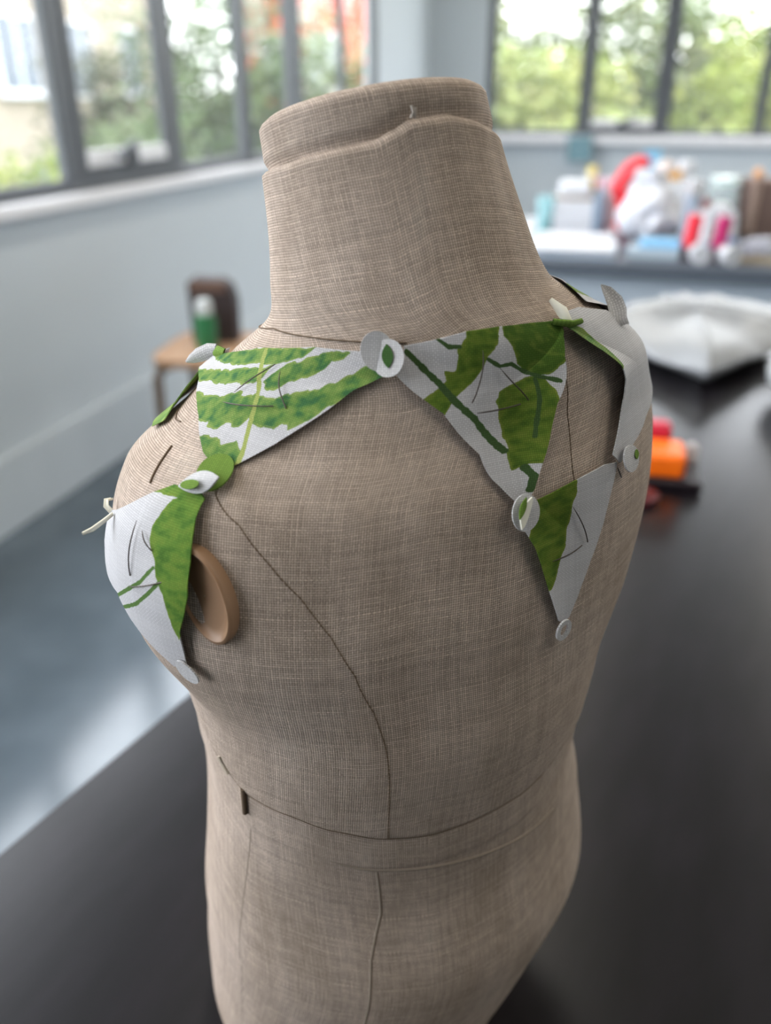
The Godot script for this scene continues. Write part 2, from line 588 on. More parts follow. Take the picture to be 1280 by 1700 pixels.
# colours of the print by mask value: ground, leaf, shaded leaf, yellow stem, dark stem
func printed(outline: Array, shapes: Array, tone: Array, sd: int) -> Array:
	var lo := Vector2(1e9, 1e9)
	var hi := Vector2(-1e9, -1e9)
	for k in range(0, outline.size(), 3):
		lo = lo.min(Vector2(outline[k], outline[k + 1])); hi = hi.max(Vector2(outline[k], outline[k + 1]))
	var p := Print.new()
	p.th0 = hi.x + 0.5; p.d0 = lo.y - 0.5
	p.sx = 0.0011 / PX; p.sy = 0.0011 / PX
	p.w = int((hi.x - lo.x + 1.0) * p.sx) + 1; p.h = int((hi.y - lo.y + 1.0) * p.sy) + 1
	p.mask = PackedByteArray()
	p.mask.resize(p.w * p.h)
	var waver := FastNoiseLite.new()
	waver.seed = sd; waver.frequency = 0.02; waver.fractal_octaves = 3
	for s in shapes:
		if s[0] == "leaf": p.leaf(s[2], s[1], waver, s[3])
		else: p.stroke(s[2], s[3] / PX, s[1], waver)
	var wash := FastNoiseLite.new()
	wash.seed = sd + 3; wash.frequency = 0.016; wash.fractal_octaves = 3
	var px := PackedByteArray()
	px.resize(p.w * p.h * 3)
	for y in p.h:
		for x in p.w:
			var k := p.mask[y * p.w + x]
			var c: Color = tone[k]
			if k == 1 or k == 2:
				# watercolour wash: yellower at the brushed edge, bluer in the pools
				var q := wash.get_noise_2d(x, y * 1.6) * 1.5
				c = c.lerp(tone[2], clampf(q, 0.0, 0.85)) if q > 0.0 else c.lerp(tone[3], clampf(-q * 0.55, 0.0, 0.4))
				var rim := 5
				if p.mask[y * p.w + maxi(x - rim, 0)] == 0 or p.mask[y * p.w + mini(x + rim, p.w - 1)] == 0 or p.mask[maxi(y - rim, 0) * p.w + x] == 0 or p.mask[mini(y + rim, p.h - 1) * p.w + x] == 0:
					c = c.lerp(tone[3], 0.45)
			var at := (y * p.w + x) * 3
			px[at] = int(c.r * 255.0); px[at + 1] = int(c.g * 255.0); px[at + 2] = int(c.b * 255.0)
	return [p, ImageTexture.create_from_image(Image.create_from_data(p.w, p.h, false, Image.FORMAT_RGB8, px))]

# a cut piece of cotton lying over the skin: outline triples are degrees, millimetres, lift in millimetres
func cloth_piece(outline: Array, mid_lift: float, p: Print, tile: float) -> MB:
	var ring := []
	var m := outline.size() / 3
	for k in m:
		var q := (k + 1) % m
		var a := Vector3(outline[3 * k], outline[3 * k + 1], outline[3 * k + 2])
		var b := Vector3(outline[3 * q], outline[3 * q + 1], outline[3 * q + 2])
		for s in 8: ring.append(a.lerp(b, s / 8.0))
	var mid := Vector3.ZERO
	var total := 0.0
	for k in m:
		var q := (k + 1) % m
		var len := Vector2(outline[3 * k] - outline[3 * q], outline[3 * k + 1] - outline[3 * q + 1]).length()
		mid += len * 0.5 * Vector3(outline[3 * k] + outline[3 * q], outline[3 * k + 1] + outline[3 * q + 1], 0)
		total += len
	mid /= total
	mid.z = mid_lift
	var fr := skin_frame(mid.x, mid.y * 0.001, 0.0)
	var count := ring.size()
	var fold := FastNoiseLite.new()
	fold.seed = int(mid.x * 10.0) + 500; fold.frequency = 0.035
	var out := []
	var uvs := []
	var uvs2 := []
	var back := []
	for r in 15:
		var f := r / 14.0
		var row := PackedVector3Array()
		var brow := PackedVector3Array()
		var u := PackedVector2Array()
		var u2 := PackedVector2Array()
		for k in count + 1:
			var e: Vector3 = ring[k % count]
			var th := lerpf(mid.x, e.x, f)
			var d := lerpf(mid.y, e.y, f)
			var lift := lerpf(mid_lift, e.z, f * f) + 0.35 * fold.get_noise_2d(th, d) * f
			var s := skin(th, d * 0.001, lift * 0.001)
			row.append(s)
			brow.append(skin(th, d * 0.001, lift * 0.001 - 0.00035))
			var t := p.to_px(th, d)
			u.append(Vector2(t.x / p.w, t.y / p.h))
			var loc := fr.basis.inverse() * (s - fr.origin)
			u2.append(Vector2(loc.x, -loc.y) / tile)
		out.append(row); back.append(brow); uvs.append(u); uvs2.append(u2)
	var mb := MB.new()
	var deep := fr.origin - fr.basis.z * 0.05
	mb.grid(out, uvs, false, deep, uvs2)
	mb.grid(back, uvs, false, fr.origin + fr.basis.z * 0.05, uvs2)
	mb.grid([out[14], back[14]], [uvs[14], uvs[14]], true, fr.origin, [uvs2[14], uvs2[14]])
	return mb

# flat oval tab of cotton in the axes of fr, with an oval hole if asked; «roll» bends it round its own x axis
func oval(fr: Transform3D, rx: float, ry: float, turn: float, hole := Vector2.ZERO, bend := 0.0, thick := 0.0005, tile := 0.0176, pointed := false) -> MB:
	var mb := MB.new()
	var front := []
	var uvs := []
	var back := []
	for r in 6:
		var f := r / 5.0
		var row := PackedVector3Array()
		var brow := PackedVector3Array()
		var u := PackedVector2Array()
		for k in 37:
			var a := TAU * k / 36
			var sy := sin(a) * (absf(sin(a)) if pointed else 1.0)
			var q := Vector2(cos(a) * lerpf(hole.x, rx, f), sy * lerpf(hole.y, ry, f))
			var z := bend * (q.y / ry) * (q.y / ry) * ry
			var g := q.rotated(turn)
			row.append(fr * Vector3(g.x, g.y, z + thick))
			brow.append(fr * Vector3(g.x, g.y, z))
			u.append(Vector2(g.x, -g.y) / tile)
		front.append(row); back.append(brow); uvs.append(u)
	mb.grid(front, uvs, true, fr * Vector3(0, 0, -0.05))
	mb.grid(back, uvs, true, fr * Vector3(0, 0, 0.05))
	mb.grid([front[5], back[5]], [uvs[5], uvs[5]], true, fr.origin)
	if hole.x > 0.0:
		var inner := MB.new()
		inner.grid([front[0], back[0]], [uvs[0], uvs[0]], true, fr.origin)
		for k in inner.v.size(): mb.vert(inner.v[k], -inner.n[k], inner.uv[k])
		var off := mb.v.size() - inner.v.size()
		for t in range(0, inner.idx.size(), 3): mb.idx.append_array([off + inner.idx[t], off + inner.idx[t + 2], off + inner.idx[t + 1]])
	return mb

# strip of cloth along a path, bent across, of a given width
func strip(path: Array, across: Vector3, width: Array, thick := 0.0005) -> MB:
	var a := []
	var b := []
	for k in path.size():
		var t: Vector3 = (path[mini(k + 1, path.size() - 1)] - path[maxi(k - 1, 0)]).normalized()
		var side: Vector3 = (across - t * across.dot(t)).normalized()
		var out := t.cross(side).normalized()
		var ra := PackedVector3Array()
		var rb := PackedVector3Array()
		for s in 5:
			var x := (s / 4.0 - 0.5)
			var q: Vector3 = path[k] + side * x * width[k] + out * (width[k] * 0.25 * (1.0 - 4.0 * x * x))
			ra.append(q + out * thick * 0.5)
			rb.append(q - out * thick * 0.5)
		rb.reverse()
		ra.append_array(rb)
		ra.append(ra[0])
		a.append(ra)
	var mb := MB.new()
	var uvs := []
	for k in a.size():
		var u := PackedVector2Array()
		for s in a[k].size(): u.append(Vector2(s * 0.05, k * 0.15))
		uvs.append(u)
	mb.grid(a, uvs, true, path[path.size() / 2])
	return mb

# ------------------------------------------------------------------ outdoors
func leaf_cluster(sd: int, count: int, size: float) -> MB:
	var rng := RandomNumberGenerator.new()
	rng.seed = sd
	var m := MB.new()
	for k in count:
		var at := Vector3(rng.randf_range(-1, 1), rng.randf_range(-0.8, 0.8), rng.randf_range(-1, 1)) * size * 1.3
		var b := Basis.from_euler(Vector3(rng.randf_range(-0.9, 0.9), rng.randf() * TAU, rng.randf_range(-0.6, 0.6)))
		var l := size * rng.randf_range(0.7, 1.2)
		var w := l * 0.34
		var tip := at + b * Vector3(l, 0, 0)
		var p := at + b * Vector3(l * 0.45, 0.12 * l, w)
		var q := at + b * Vector3(l * 0.45, 0.12 * l, -w)
		var under := at - b.y * size
		m.face([at, p, tip], under)
		m.face([at, tip, q], under)
	return m

func tree(at: Vector3, height: float, crown: Vector3, count: int, leaf_size: float, tint: Color, label: String, called: String, category: String, sd: int) -> void:
	var t := thing(called, label, category, at, 0.0, "greenery outside the windows")
	var rng := RandomNumberGenerator.new()
	rng.seed = sd
	var trunk := MB.new()
	var top := height - crown.y * 0.6
	trunk.tube([Vector3.ZERO, Vector3(0.05, top * 0.4, 0.03), Vector3(-0.04, top * 0.75, -0.05), Vector3(0.02, top, 0.0)], [0.16, 0.13, 0.10, 0.05], 8)
	for k in 6:
		var a := TAU * k / 6.0 + rng.randf()
		var h0 := top * rng.randf_range(0.55, 0.9)
		trunk.tube([Vector3(0, h0, 0), Vector3(cos(a) * crown.x * 0.35, h0 + crown.y * 0.3, sin(a) * crown.z * 0.35), Vector3(cos(a) * crown.x * 0.75, h0 + crown.y * 0.55, sin(a) * crown.z * 0.75)], [0.06, 0.04, 0.015], 6)
	obj("trunk", trunk, mat(Color(0.30, 0.25, 0.20), 0.9), t)
	var mm := MultiMesh.new()
	mm.transform_format = MultiMesh.TRANSFORM_3D
	mm.use_colors = true
	mm.instance_count = count
	mm.mesh = leaf_cluster(sd + 9, 9, leaf_size).mesh()
	for k in count:
		var d := Vector3(rng.randfn(), rng.randfn(), rng.randfn()).normalized() * pow(rng.randf(), 0.42)
		var lump := 1.0 + 0.22 * sin(d.x * 5.0 + sd) * cos(d.y * 4.0 + d.z * 3.0)
		var p := Vector3(d.x * crown.x, d.y * crown.y, d.z * crown.z) * lump + Vector3(0, height - crown.y, 0)
		mm.set_instance_transform(k, Transform3D(Basis.from_euler(Vector3(rng.randf_range(-0.4, 0.4), rng.randf() * TAU, rng.randf_range(-0.4, 0.4))).scaled(Vector3.ONE * rng.randf_range(0.7, 1.3)), p))
		var g := rng.randf_range(0.8, 1.2)
		mm.set_instance_color(k, Color(g * rng.randf_range(0.9, 1.12), g, g * rng.randf_range(0.8, 1.1)))
	var lm := mat(tint.darkened(0.22), 0.6)
	lm.vertex_color_use_as_albedo = true
	lm.backlight_enabled = true
	lm.backlight = Color(0.5, 0.6, 0.2)
	lm.cull_mode = BaseMaterial3D.CULL_DISABLED
	var f := MultiMeshInstance3D.new()
	f.name = "foliage"
	f.multimesh = mm
	f.material_override = lm
	f.set_meta("kind", "stuff")
	t.add_child(f, true)

func building(called: String, label: String, at: Vector3, size: Vector3, wall: Color, faces: Array, glass: Color, sills: Color) -> void:
	var t := thing(called, label, "building", at)
	obj("wall", boxed(Vector3(0, size.y * 0.5, 0), size, 0.02), mat(wall, 0.9), t)
	obj("parapet", boxed(Vector3(0, size.y + 0.1, 0), Vector3(size.x + 0.3, 0.25, size.z + 0.3), 0.03), mat(sills, 0.8), t)
	var gm := mat(glass, 0.15)
	var fm := mat(sills, 0.6)
	for f in faces:      # [axis, first, pitch, count, width, floors, first floor height, window height]
		for k in int(f[3]):
			for s in int(f[5]):
				var along: float = f[1] + f[2] * k
				var y: float = f[6] + 3.1 * s
				var c := Vector3(size.x * 0.5, y, along) if f[0] == "x" else Vector3(along, y, size.z * 0.5)
				var sz := Vector3(0.10, f[7], f[4]) if f[0] == "x" else Vector3(f[4], f[7], 0.10)
				var out := Vector3(1, 0, 0) if f[0] == "x" else Vector3(0, 0, 1)
				var side := Vector3(0, 0, 1) if f[0] == "x" else Vector3(1, 0, 0)
				var w := obj("window", boxed(c + out * 0.03, sz, 0.01), fm, t)
				for h in [-1.0, 1.0]:
					var ps := Vector3(0.04, f[7] - 0.14, f[4] * 0.5 - 0.09) if f[0] == "x" else Vector3(f[4] * 0.5 - 0.09, f[7] - 0.14, 0.04)
					obj("pane", boxed(c + out * 0.075 + side * h * f[4] * 0.25, ps, 0.004), gm, w)
				obj("sill", boxed(c + out * 0.1 - Vector3(0, f[7] * 0.5 + 0.05, 0), Vector3(0.2 if f[0] == "x" else f[4] + 0.2, 0.08, f[4] + 0.2 if f[0] == "x" else 0.2), 0.01), fm, w)

# a row of panes in a wall opening: across = +1 for the wall that faces x, else the wall that faces z
func window_row(called: String, on_x: bool, plane: float, posts: Array, low: float, high: float, frame: Material, glass: Material, sash_bay: int, pale: Material, deep := 0.07) -> void:
	var t := Node3D.new()
	t.name = called
	add_child(t)
	t.set_meta("kind", "structure")
	var P := func(a: float, y: float, o: float) -> Vector3: return Vector3(plane + o, y, a) if on_x else Vector3(a, y, plane + o)
	var S := func(a: float, y: float, o: float) -> Vector3: return Vector3(o, y, a) if on_x else Vector3(a, y, o)
	var a0: float = posts[0][0]
	var a1: float = posts[posts.size() - 1][0]
	var rail := 0.036
	obj("bottom_rail", boxed(P.call((a0 + a1) * 0.5, low + rail * 0.5, 0.0), S.call(absf(a1 - a0), rail, deep), 0.004), frame, t)
	obj("top_rail", boxed(P.call((a0 + a1) * 0.5, high - rail * 0.5, 0.0), S.call(absf(a1 - a0), rail, deep), 0.004), frame, t)
	for p in posts:
		obj("mullion", boxed(P.call(p[0], (low + high) * 0.5, 0.0), S.call(p[1], high - low, deep + 0.004), 0.004), frame, t)
	for k in posts.size() - 1:
		var x0: float = minf(posts[k][0], posts[k + 1][0])
		var x1: float = maxf(posts[k][0], posts[k + 1][0])
		obj("pane", boxed(P.call((x0 + x1) * 0.5, (low + high) * 0.5, -0.01), S.call(x1 - x0 - 0.02, high - low - 0.06, 0.006), 0.001), glass, t)
		if k == sash_bay:
			var c := (x0 + x1) * 0.5
			var w := x1 - x0 - 0.05
			var sash := obj("sash", boxed(P.call(c, low + rail + 0.012, deep * 0.35), S.call(w, 0.024, deep * 0.7), 0.004), frame, t)
			obj("sash_bead", boxed(P.call(c, low + rail + 0.048, deep * 0.3), S.call(w - 0.03, 0.046, deep * 0.5), 0.003), pale, sash)
			var hm := MB.new()
			hm.box(P.call(c, low + rail + 0.045, deep * 0.9), S.call(0.05, 0.05, 0.02), Basis.IDENTITY, 0.004)
			hm.box(P.call(c + 0.05, low + rail + 0.07, deep * 0.9 + 0.018), S.call(0.13, 0.02, 0.015), Basis.from_euler(Vector3(0.3, 0, 0) if on_x else Vector3(0, 0, 0.3)), 0.004)
			obj("handle", hm, frame, sash)
			obj("sash_stile", boxed(P.call(x0 + 0.055, (low + high) * 0.5, deep * 0.3), S.call(0.03, high - low - 0.12, deep * 0.6), 0.004), frame, sash)
			obj("sash_stile", boxed(P.call(x1 - 0.055, (low + high) * 0.5, deep * 0.3), S.call(0.03, high - low - 0.12, deep * 0.6), 0.004), frame, sash)

# ------------------------------------------------------------------ the scene
func _ready() -> void:
	# --- camera
	var cam := Camera3D.new()
	cam.name = "camera"
	add_child(cam)
	cam.position = Vector3(0, 1.086, 0)
	cam.rotation_degrees = Vector3(-26.6, 15.9, 0)
	var lens := CameraAttributesPhysical.new()
	lens.frustum_focal_length = 19.44
	lens.frustum_focus_distance = 0.226
	lens.frustum_near = 0.02
	lens.frustum_far = 200.0
	lens.exposure_aperture = 4.8
	cam.attributes = lens
	cam.current = true
	# --- sky, sun, exposure
	var env := Environment.new()
	env.background_mode = Environment.BG_SKY
	var sm := ProceduralSkyMaterial.new()
	sm.sky_top_color = Color(0.90, 0.92, 0.95)
	sm.sky_horizon_color = Color(0.95, 0.96, 0.97)
	sm.ground_horizon_color = Color(0.75, 0.76, 0.74)
	sm.ground_bottom_color = Color(0.45, 0.46, 0.44)
	sm.sky_energy_multiplier = 3.4
	sm.ground_energy_multiplier = 1.6
	sm.sun_angle_max = 1.0
	var sky := Sky.new()
	sky.sky_material = sm
	env.sky = sky
	env.tonemap_mode = Environment.TONE_MAPPER_LINEAR
	env.tonemap_exposure = 0.57
	env.sdfgi_enabled = true; env.ssao_enabled = true; env.ssil_enabled = true
	var we := WorldEnvironment.new()
	we.name = "environment"
	we.environment = env
	add_child(we)
	var sun := DirectionalLight3D.new()
	sun.name = "sun"
	add_child(sun)
	sun.look_at_from_position(Vector3(2.4, 9, 2.2), Vector3.ZERO)
	sun.light_color = Color(1.0, 0.96, 0.88)
	sun.light_energy = 1.0
	sun.light_angular_distance = 0.6
	sun.shadow_enabled = true

	prepare_form()

	# --- materials
	var wall_m := mat(Color(0.77, 0.80, 0.82), 0.85)
	var white_m := mat(Color(0.90, 0.90, 0.91), 0.5)
	var frame_m := mat(Color(0.33, 0.345, 0.365), 0.45, 0.1)
	var glass_m := clear_mat(Color(0.95, 0.97, 0.98), 0.06, 0.02)
	glass_m.metallic_specular = 0.28
	var floor_m := mat(Color(1, 1, 1), 0.17, 0.0, 1.0)
	floor_m.albedo_texture = noise_tex(Color(0.30, 0.35, 0.39), Color(0.40, 0.45, 0.49), 0.012, 3)
	floor_m.uv1_triplanar = true; floor_m.uv1_world_triplanar = true
	floor_m.uv1_scale = Vector3.ONE * 0.5
	var table_m := mat(Color(1, 1, 1), 0.25, 0.0, 0.36)
	table_m.albedo_texture = noise_tex(Color(0.045, 0.035, 0.048), Color(0.10, 0.085, 0.105), 0.02, 8, 512, 5)
	table_m.clearcoat_enabled = true
	table_m.clearcoat = 0.42
	table_m.clearcoat_roughness = 0.3
	table_m.uv1_triplanar = true
	table_m.uv1_scale = Vector3(4.0, 4.0, 1.1)
	var grey_m := mat(Color(0.30, 0.33, 0.37), 0.5)

	# --- room
	var zb := -6.69
	var xl := -1.578
	var sill_y := 0.80
	var head_y := 2.65
	struct("floor", boxed(Vector3(1.5, -0.1, -1.8), Vector3(6.6, 0.2, 10.2), 0.0), floor_m)
	struct("ceiling", boxed(Vector3(1.5, 3.1, -1.8), Vector3(6.6, 0.2, 10.2), 0.0), mat(Color(0.45, 0.46, 0.47), 0.9))
	var wl := MB.new()
	wl.box(Vector3(xl - 0.04, sill_y * 0.5, -1.8), Vector3(0.08, sill_y, 10.2), Basis.IDENTITY, 0.001)
	wl.box(Vector3(xl - 0.04, (head_y + 3.0) * 0.5, -1.8), Vector3(0.08, 3.0 - head_y, 10.2), Basis.IDENTITY, 0.001)
	wl.box(Vector3(xl - 0.04, (sill_y + head_y) * 0.5, (-5.37 + zb) * 0.5), Vector3(0.08, head_y - sill_y, -5.37 - zb), Basis.IDENTITY, 0.001)
	wl.box(Vector3(xl - 0.04, (sill_y + head_y) * 0.5, 2.65), Vector3(0.08, head_y - sill_y, 1.3), Basis.IDENTITY, 0.001)
	struct("wall_left", wl, wall_m)
	var wb := MB.new()
	wb.box(Vector3(1.5, sill_y * 0.5, zb - 0.1), Vector3(6.2, sill_y, 0.2), Basis.IDENTITY, 0.001)
	wb.box(Vector3(1.5, (head_y + 3.0) * 0.5, zb - 0.1), Vector3(6.2, 3.0 - head_y, 0.2), Basis.IDENTITY, 0.001)
	wb.box(Vector3((xl - 1.15) * 0.5, (sill_y + head_y) * 0.5, zb - 0.1), Vector3(-1.15 - xl, head_y - sill_y, 0.2), Basis.IDENTITY, 0.001)
	wb.box(Vector3(4.3, (sill_y + head_y) * 0.5, zb - 0.1), Vector3(0.6, head_y - sill_y, 0.2), Basis.IDENTITY, 0.001)
	struct("wall_back", wb, wall_m)
	var wr := MB.new()
	wr.box(Vector3(4.7, sill_y * 0.5, -1.8), Vector3(0.2, sill_y, 10.2), Basis.IDENTITY, 0.001)
	wr.box(Vector3(4.7, (head_y + 3.0) * 0.5, -1.8), Vector3(0.2, 3.0 - head_y, 10.2), Basis.IDENTITY, 0.001)
	wr.box(Vector3(4.7, (sill_y + head_y) * 0.5, -6.3), Vector3(0.2, head_y - sill_y, 1.2), Basis.IDENTITY, 0.001)
	wr.box(Vector3(4.7, (sill_y + head_y) * 0.5, -0.65), Vector3(0.2, head_y - sill_y, 7.9), Basis.IDENTITY, 0.001)
	struct("wall_right", wr, wall_m)
	var wf := MB.new()
	wf.box(Vector3(1.5, sill_y * 0.5, 3.2), Vector3(6.2, sill_y, 0.2), Basis.IDENTITY, 0.001)
	wf.box(Vector3(1.5, (head_y + 3.0) * 0.5, 3.2), Vector3(6.2, 3.0 - head_y, 0.2), Basis.IDENTITY, 0.001)
	wf.box(Vector3(1.5, (sill_y + head_y) * 0.5, 3.2), Vector3(6.2, head_y - sill_y, 0.2), Basis.IDENTITY, 0.001)
	struct("wall_front", wf, mat(Color(0.55, 0.56, 0.58), 0.9))
	struct("trim_1", boxed(Vector3(xl - 0.025, sill_y + 0.017, -2.08), Vector3(0.13, 0.034, 6.58), 0.004), white_m)
	struct("trim_2", boxed(Vector3(1.42, sill_y + 0.010, zb - 0.035), Vector3(5.16, 0.058, 0.23), 0.004), white_m)
	struct("baseboard_left", boxed(Vector3(xl + 0.012, 0.105, -1.8), Vector3(0.024, 0.21, 9.7), 0.004), wall_m)
	struct("baseboard_back", boxed(Vector3(1.5, 0.06, zb + 0.01), Vector3(6.1, 0.12, 0.02), 0.004), wall_m)
	var lp := [[-5.34, 0.07], [-4.76, 0.06], [-4.12, 0.05], [-4.0, 0.05], [-3.49, 0.09], [-2.87, 0.10], [-2.265, 0.075], [-1.66, 0.09], [-1.0, 0.09], [-0.4, 0.09], [0.2, 0.09], [0.8, 0.09], [1.4, 0.09], [1.99, 0.05]]
	window_row("window_1", true, xl - 0.025, lp, sill_y + 0.034, head_y, frame_m, glass_m, 5, white_m, 0.03)
	var bp := [[-1.12, 0.06], [-0.45, 0.07], [0.11, 0.08], [0.74, 0.07], [1.36, 0.08], [1.98, 0.07], [2.6, 0.08], [3.22, 0.07], [3.97, 0.06]]
	window_row("window_2", false, zb - 0.05, bp, sill_y + 0.034, head_y, frame_m, glass_m, 1, white_m)
	window_row("window_3", true, 4.65, [[-5.7, 0.06], [-5.15, 0.07], [-4.6, 0.06]], sill_y, head_y, frame_m, glass_m, 9, white_m)

	# --- ceiling lights
	var glow := mat(Color(1, 1, 1), 0.6)
	glow.emission_enabled = true
	glow.emission = Color(1.0, 0.97, 0.92)
	glow.emission_energy_multiplier = 1.5
	for lx in [-0.4, 1.5, 3.4]:
		for lz in [-5.4, -3.6, -1.8, 0.0]:
			var lt := thing("ceiling_light", "slim white ceiling light panel above the studio, out of the picture", "lamp", Vector3(lx, 3.0, lz), 0.0, "ceiling light panels")
			obj("housing", boxed(Vector3(0, -0.02, 0), Vector3(0.34, 0.04, 1.24), 0.004), white_m, lt)
			obj("diffuser", boxed(Vector3(0, -0.043, 0), Vector3(0.30, 0.008, 1.20), 0.002), glow, lt)
			var al := AreaLight3D.new()
			al.name = "panel_light"
			al.area_size = Vector2(0.30, 1.20)
			al.light_energy = LAMP
			al.light_color = Color(1.0, 0.97, 0.92)
			al.area_range = 14.0
			al.area_attenuation = 2.0
			al.shadow_enabled = true
			lt.add_child(al)
			al.position = Vector3(0, -0.06, 0)
			al.rotation_degrees = Vector3(-90, 0, 0)

	# --- outdoors
	var gm := mat(Color(1, 1, 1), 0.95)
	gm.albedo_texture = noise_tex(Color(0.36, 0.42, 0.24), Color(0.52, 0.53, 0.42), 0.02, 21)
	gm.uv1_triplanar = true; gm.uv1_world_triplanar = true; gm.uv1_scale = Vector3.ONE * 0.1
	struct("ground", boxed(Vector3(0, -3.6, -20), Vector3(110, 0.2, 90), 0.0), gm)
	building("apartment_building", "cream apartment building seen through the leftmost window panes", Vector3(-17, -3.5, -16.6), Vector3(8, 13, 13), Color(0.60, 0.565, 0.51), [["x", -0.5, 3.4, 2, 1.3, 4, 2.3, 1.5], ["x", -5.0, 2.2, 2, 0.9, 4, 2.3, 1.5]], Color(0.28, 0.33, 0.38), Color(0.80, 0.82, 0.84))
	building("brick_building", "orange red building seen beyond the trees near the room corner", Vector3(-10.3, -3.5, -30), Vector3(3.8, 14, 6), Color(0.80, 0.33, 0.22), [["z", -0.9, 1.5, 2, 1.0, 4, 2.4, 1.6], ["x", -1.5, 2.5, 2, 1.0, 4, 2.4, 1.6]], Color(0.75, 0.78, 0.8), Color(0.92, 0.92, 0.9))
	tree(Vector3(-6.6, -3.5, -8.9), 3.9, Vector3(1.5, 1.5, 1.6), 900, 0.14, Color(0.60, 0.66, 0.26), "low yellow green bush crown at the bottom of the leftmost pane", "garden_tree", "tree", 31)
	tree(Vector3(-8.6, -3.5, -13.1), 5.6, Vector3(0.8, 1.6, 0.9), 260, 0.12, Color(0.34, 0.36, 0.28), "thin sparse dark tree in front of the cream building", "garden_tree", "tree", 32)
	tree(Vector3(-7.0, -3.5, -11.3), 4.3, Vector3(1.2, 1.1, 1.2), 420, 0.14, Color(0.42, 0.50, 0.30), "rounded green tree low beside the sparse dark tree", "garden_tree", "tree", 33)
	tree(Vector3(-6.9, -3.5, -14.2), 6.9, Vector3(1.9, 2.5, 1.9), 1100, 0.15, Color(0.46, 0.55, 0.38), "tall grey green tree behind the third left window pane", "garden_tree", "tree", 34)
	tree(Vector3(-6.0, -3.5, -15.5), 5.6, Vector3(1.6, 2.2, 1.7), 900, 0.15, Color(0.55, 0.60, 0.38), "pale green tree below the orange red building", "garden_tree", "tree", 35)
	tree(Vector3(-3.0, -3.5, -15.0), 6.4, Vector3(2.2, 2.3, 2.0), 1500, 0.16, Color(0.58, 0.62, 0.42), "bushy green tree in the first back window pane", "garden_tree", "tree", 36)
	tree(Vector3(-0.3, -3.5, -16.5), 6.5, Vector3(2.3, 2.5, 2.0), 1200, 0.16, Color(0.58, 0.62, 0.46), "grey green tree in the middle back window pane", "garden_tree", "tree", 37)
	tree(Vector3(2.3, -3.5, -14.5), 5.7, Vector3(2.1, 2.0, 1.8), 1500, 0.16, Color(0.68, 0.72, 0.36), "bright yellow green tree in the right back window pane", "garden_tree", "tree", 38)
	tree(Vector3(-1.6, -3.5, -12.5), 5.2, Vector3(1.5, 1.4, 1.4), 900, 0.15, Color(0.66, 0.69, 0.40), "low light green tree under the first back window pane", "garden_tree", "tree", 39)
	tree(Vector3(0.9, -3.5, -22.0), 7.6, Vector3(3.6, 3.0, 2.2), 900, 0.2, Color(0.55, 0.60, 0.45), "distant tall green tree behind the bright yellow green one", "garden_tree", "tree", 40)
	# the row of trees goes on outside the frame
	tree(Vector3(5.2, -3.5, -15.5), 6.8, Vector3(2.3, 2.6, 2.0), 900, 0.18, Color(0.58, 0.63, 0.40), "green tree at the far right of the row outside the back windows", "garden_tree", "tree", 41)
	tree(Vector3(8.8, -3.5, -17.0), 7.4, Vector3(2.6, 2.8, 2.2), 800, 0.2, Color(0.55, 0.60, 0.42), "last tall green tree outside the back windows, beyond the frame", "garden_tree", "tree", 42)

	# --- worktable under the form
	var tb := thing("worktable", "dark brown black worktable that the dress form stands on", "table", Vector3(0.2 - 0.02, 0, -0.80), deg_to_rad(-13))
	tb.position = Basis(Vector3.UP, deg_to_rad(-13)) * Vector3(0.294, 0, -0.777)
	obj("tabletop", boxed(Vector3(0, 0.732, 0), Vector3(1.212, 0.036, 1.754), 0.004), table_m, tb)
	for sx in [-1, 1]:
		for sz in [-1, 1]:
			obj("leg", boxed(Vector3(sx * 0.55, 0.357, sz * 0.82), Vector3(0.05, 0.714, 0.05), 0.004), grey_m, tb)
		obj("apron", boxed(Vector3(sx * 0.55, 0.68, 0), Vector3(0.025, 0.068, 1.58), 0.003), grey_m, tb)

	build_form()
	build_fabric()
	build_clutter()
	build_stool()

# ------------------------------------------------------------------ dress form
var linen: StandardMaterial3D

func form_place() -> Transform3D:
	# turned so that the back's middle looks past the camera's right shoulder
	var yaw := deg_to_rad(15.9)
	var right := Vector3(cos(yaw), 0, -sin(yaw))
	var ahead := Vector3(-sin(yaw), 0, -cos(yaw))
	return Transform3D(Basis(Vector3.UP, deg_to_rad(39.9)), right * 0.012 + ahead * 0.238 + Vector3(0, 0.75, 0))

func form_thing(called: String, label: String, category: String, group := "") -> Node3D:
	var o := thing(called, label, category, Vector3.ZERO, 0.0, group)
	o.transform = form_place()
	return o

